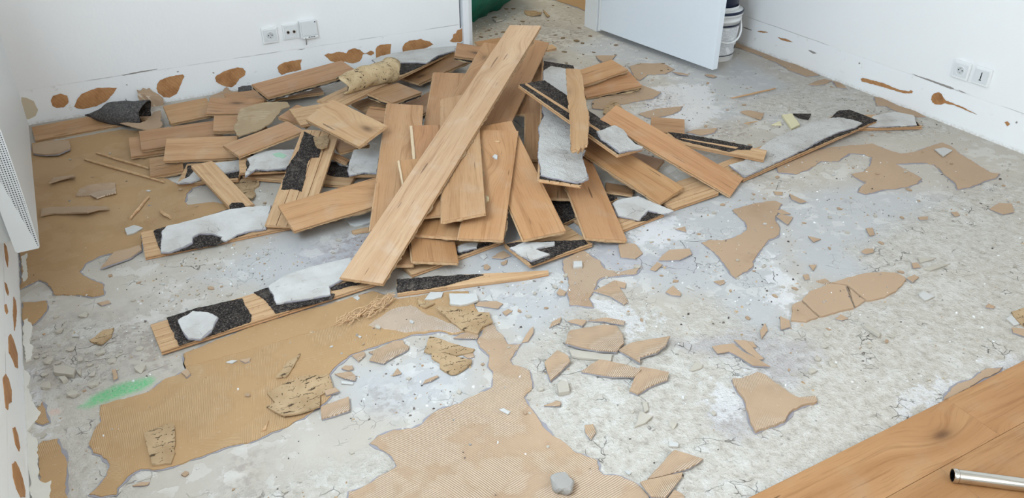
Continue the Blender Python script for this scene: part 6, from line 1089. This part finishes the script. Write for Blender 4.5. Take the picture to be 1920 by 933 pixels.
# ------------------------------------------------------------------ buckets behind the door
def bucket(x, y, z, lab, rb, rt, hgt, body, band):
    t = tag(empty('plastic_bucket', loc=(x, y, z)), lab, 'bucket')
    k = lambda a: rb + (rt - rb) * a
    lathe('tub', [(.001, .002), (rb - .004, .0), (rb, .004), (k(.80), hgt * .80), (k(.80) + .005, hgt * .80), (k(.86) + .006, hgt * .86), (k(.86), hgt * .86), (rt, hgt), (rt - .004, hgt), (.001, hgt - .002)], body, t, 56)
    return t, k
BX, BY = 3.285, 3.525
b1, k1 = bucket(BX, BY, 0, 'white lidded bucket with printed label and wire handle behind the open door', .118, .134, .285, M_PLASTIC, M_NAVY)
lathe('lid', [(.001, .289), (.139, .289), (.142, .285), (.142, .262), (.136, .260), (.001, .27)], M_PLASTIC, b1, 56); lid = [o for o in b1.children if o.name.startswith('lid')][0]
lathe('lid_band', [(.139, .2895), (.1432, .288), (.1438, .284), (.1438, .276), (.1425, .274)], M_NAVY, lid, 56)
lathe('upper_band', [(k1(.755) + .0012, .215), (k1(.72) + .0012, .205)], M_NAVY, b1, 56); lathe('lower_band', [(k1(.14) + .0012, .040), (k1(.12) + .0012, .035)], M_NAVY, b1, 56)
def wrap(name, r0, r1, z0, z1, a0, a1, mat, parent, n=28):
    v = []; f = []
    for i in range(n + 1):
        a = math.radians(a0 + (a1 - a0) * i / n); v += [(r0 * math.cos(a), r0 * math.sin(a), z0), (r1 * math.cos(a), r1 * math.sin(a), z1)]
    f = [(2 * i, 2 * i + 2, 2 * i + 3, 2 * i + 1) for i in range(n)]
    o = mesh(name, v, f, mat, parent, smooth=True); uv = o.data.uv_layers.new(name='uv')
    for l_ in o.data.loops:
        i, j = divmod(l_.vertex_index, 2); uv.data[l_.index].uv = (i / n * 2.4, float(j))
    return o
M_LBL = mat_bucket_text()
lbl = wrap('printed_label', k1(.16) + .0012, k1(.70) + .0012, .046, .200, 150, 345, M_LBL, b1)
wrap('dark_stamp', k1(.24) + .002, k1(.32) + .002, .068, .092, 296, 320, M_BLACK, lbl, 8)
hp = [(.139 * math.cos(math.radians(a)), .139 * math.sin(math.radians(a)), .225 - .105 * math.sin(math.radians((a - 190) / 150 * 180)) ** .8) for a in np.linspace(190.5, 339.5, 24)]
tube('handle', [(.002 * 0 + p[0] * 1.03, p[1] * 1.03, p[2]) for p in hp], .0055, M_PLASTIC, b1, 8)
b2, k2 = bucket(BX - .004, BY + .004, .2895, 'navy bucket standing on the white bucket behind the door', .112, .13, .28, M_NAVY, M_NAVY)
lathe('base_ring', [(.1185, .001), (.1205, .004), (.1205, .020), (.1185, .022)], M_INSERT, b2, 56)
wrap('white_label', k2(.12) + .0012, k2(.75) + .0012, .034, .21, 322, 372, M_PLASTIC, b2, 16)

# ------------------------------------------------------------------ green sack in the hall
def sack():
    bm = bmesh.new(); bmesh.ops.create_uvsphere(bm, u_segments=72, v_segments=40, radius=1)
    for v in bm.verts:
        x, y, z = v.co
        sg = lambda a, p: math.copysign(abs(a) ** p, a)
        x, y, z = sg(x, .7), sg(y, .75), sg(z, .6)
        fold = .030 * math.sin(9 * x + 4 * z) * math.cos(7 * y) + .016 * math.sin(21 * x - 9 * z + 3 * y) + .02 * abs(math.sin(13 * y + 6 * z))
        k = 1 + fold
        v.co = (x * .62 * k, y * .40 * k, (z * .30 * k + .285) * (1 + .12 * math.sin(3 * x)))
        if v.co.z < .03: v.co.z = 0
    me = bpy.data.meshes.new('green_sack'); bm.to_mesh(me); bm.free(); me.materials.append(mat_cloth())
    for p in me.polygons: p.use_smooth = True
    o = link(bpy.data.objects.new('rubble_sack', me)); o.location = (2.30, 5.16, 0); o.rotation_euler = (0, 0, math.atan2(.43, .9))
    neck = [(-.60, -.02, .42), (-.68, -.02, .50), (-.74, .0, .53)]
    tube('tied_neck', neck, [.09, .035, .07], me.materials[0], o, 14)
    return tag(o, 'dark green creased sack on the hall floor beside the door jamb', 'sack')
sack()

# ------------------------------------------------------------------ metal tube on the laid boards
tb = tag(empty('metal_tube', loc=(1.607, .697, .015 + .0172)), 'shiny steel vacuum tube lying on the laid oak boards', 'tube')
tb.rotation_euler = (0, 0, math.atan2(.5897 - .6932, 1.733 - 1.606))
def along_x(name, prof, mat, parent, seg=40):
    v, f = lathe_geo(prof, seg); return mesh(name, [(c, a, b) for a, b, c in v], f, mat, parent, smooth=True)
along_x('pipe', [(.0150, .004), (.0150, .62), (.0165, .62), (.0165, .004)], M_STEEL, tb)
along_x('end_collar', [(.0148, .0), (.0148, .012), (.0172, .012), (.0176, .009), (.0176, .003), (.0170, .0), (.0148, .0)], M_STEEL, tb)
along_x('dark_inside', [(.0001, .07), (.0149, .07), (.0149, .006)], M_HOLE, tb)
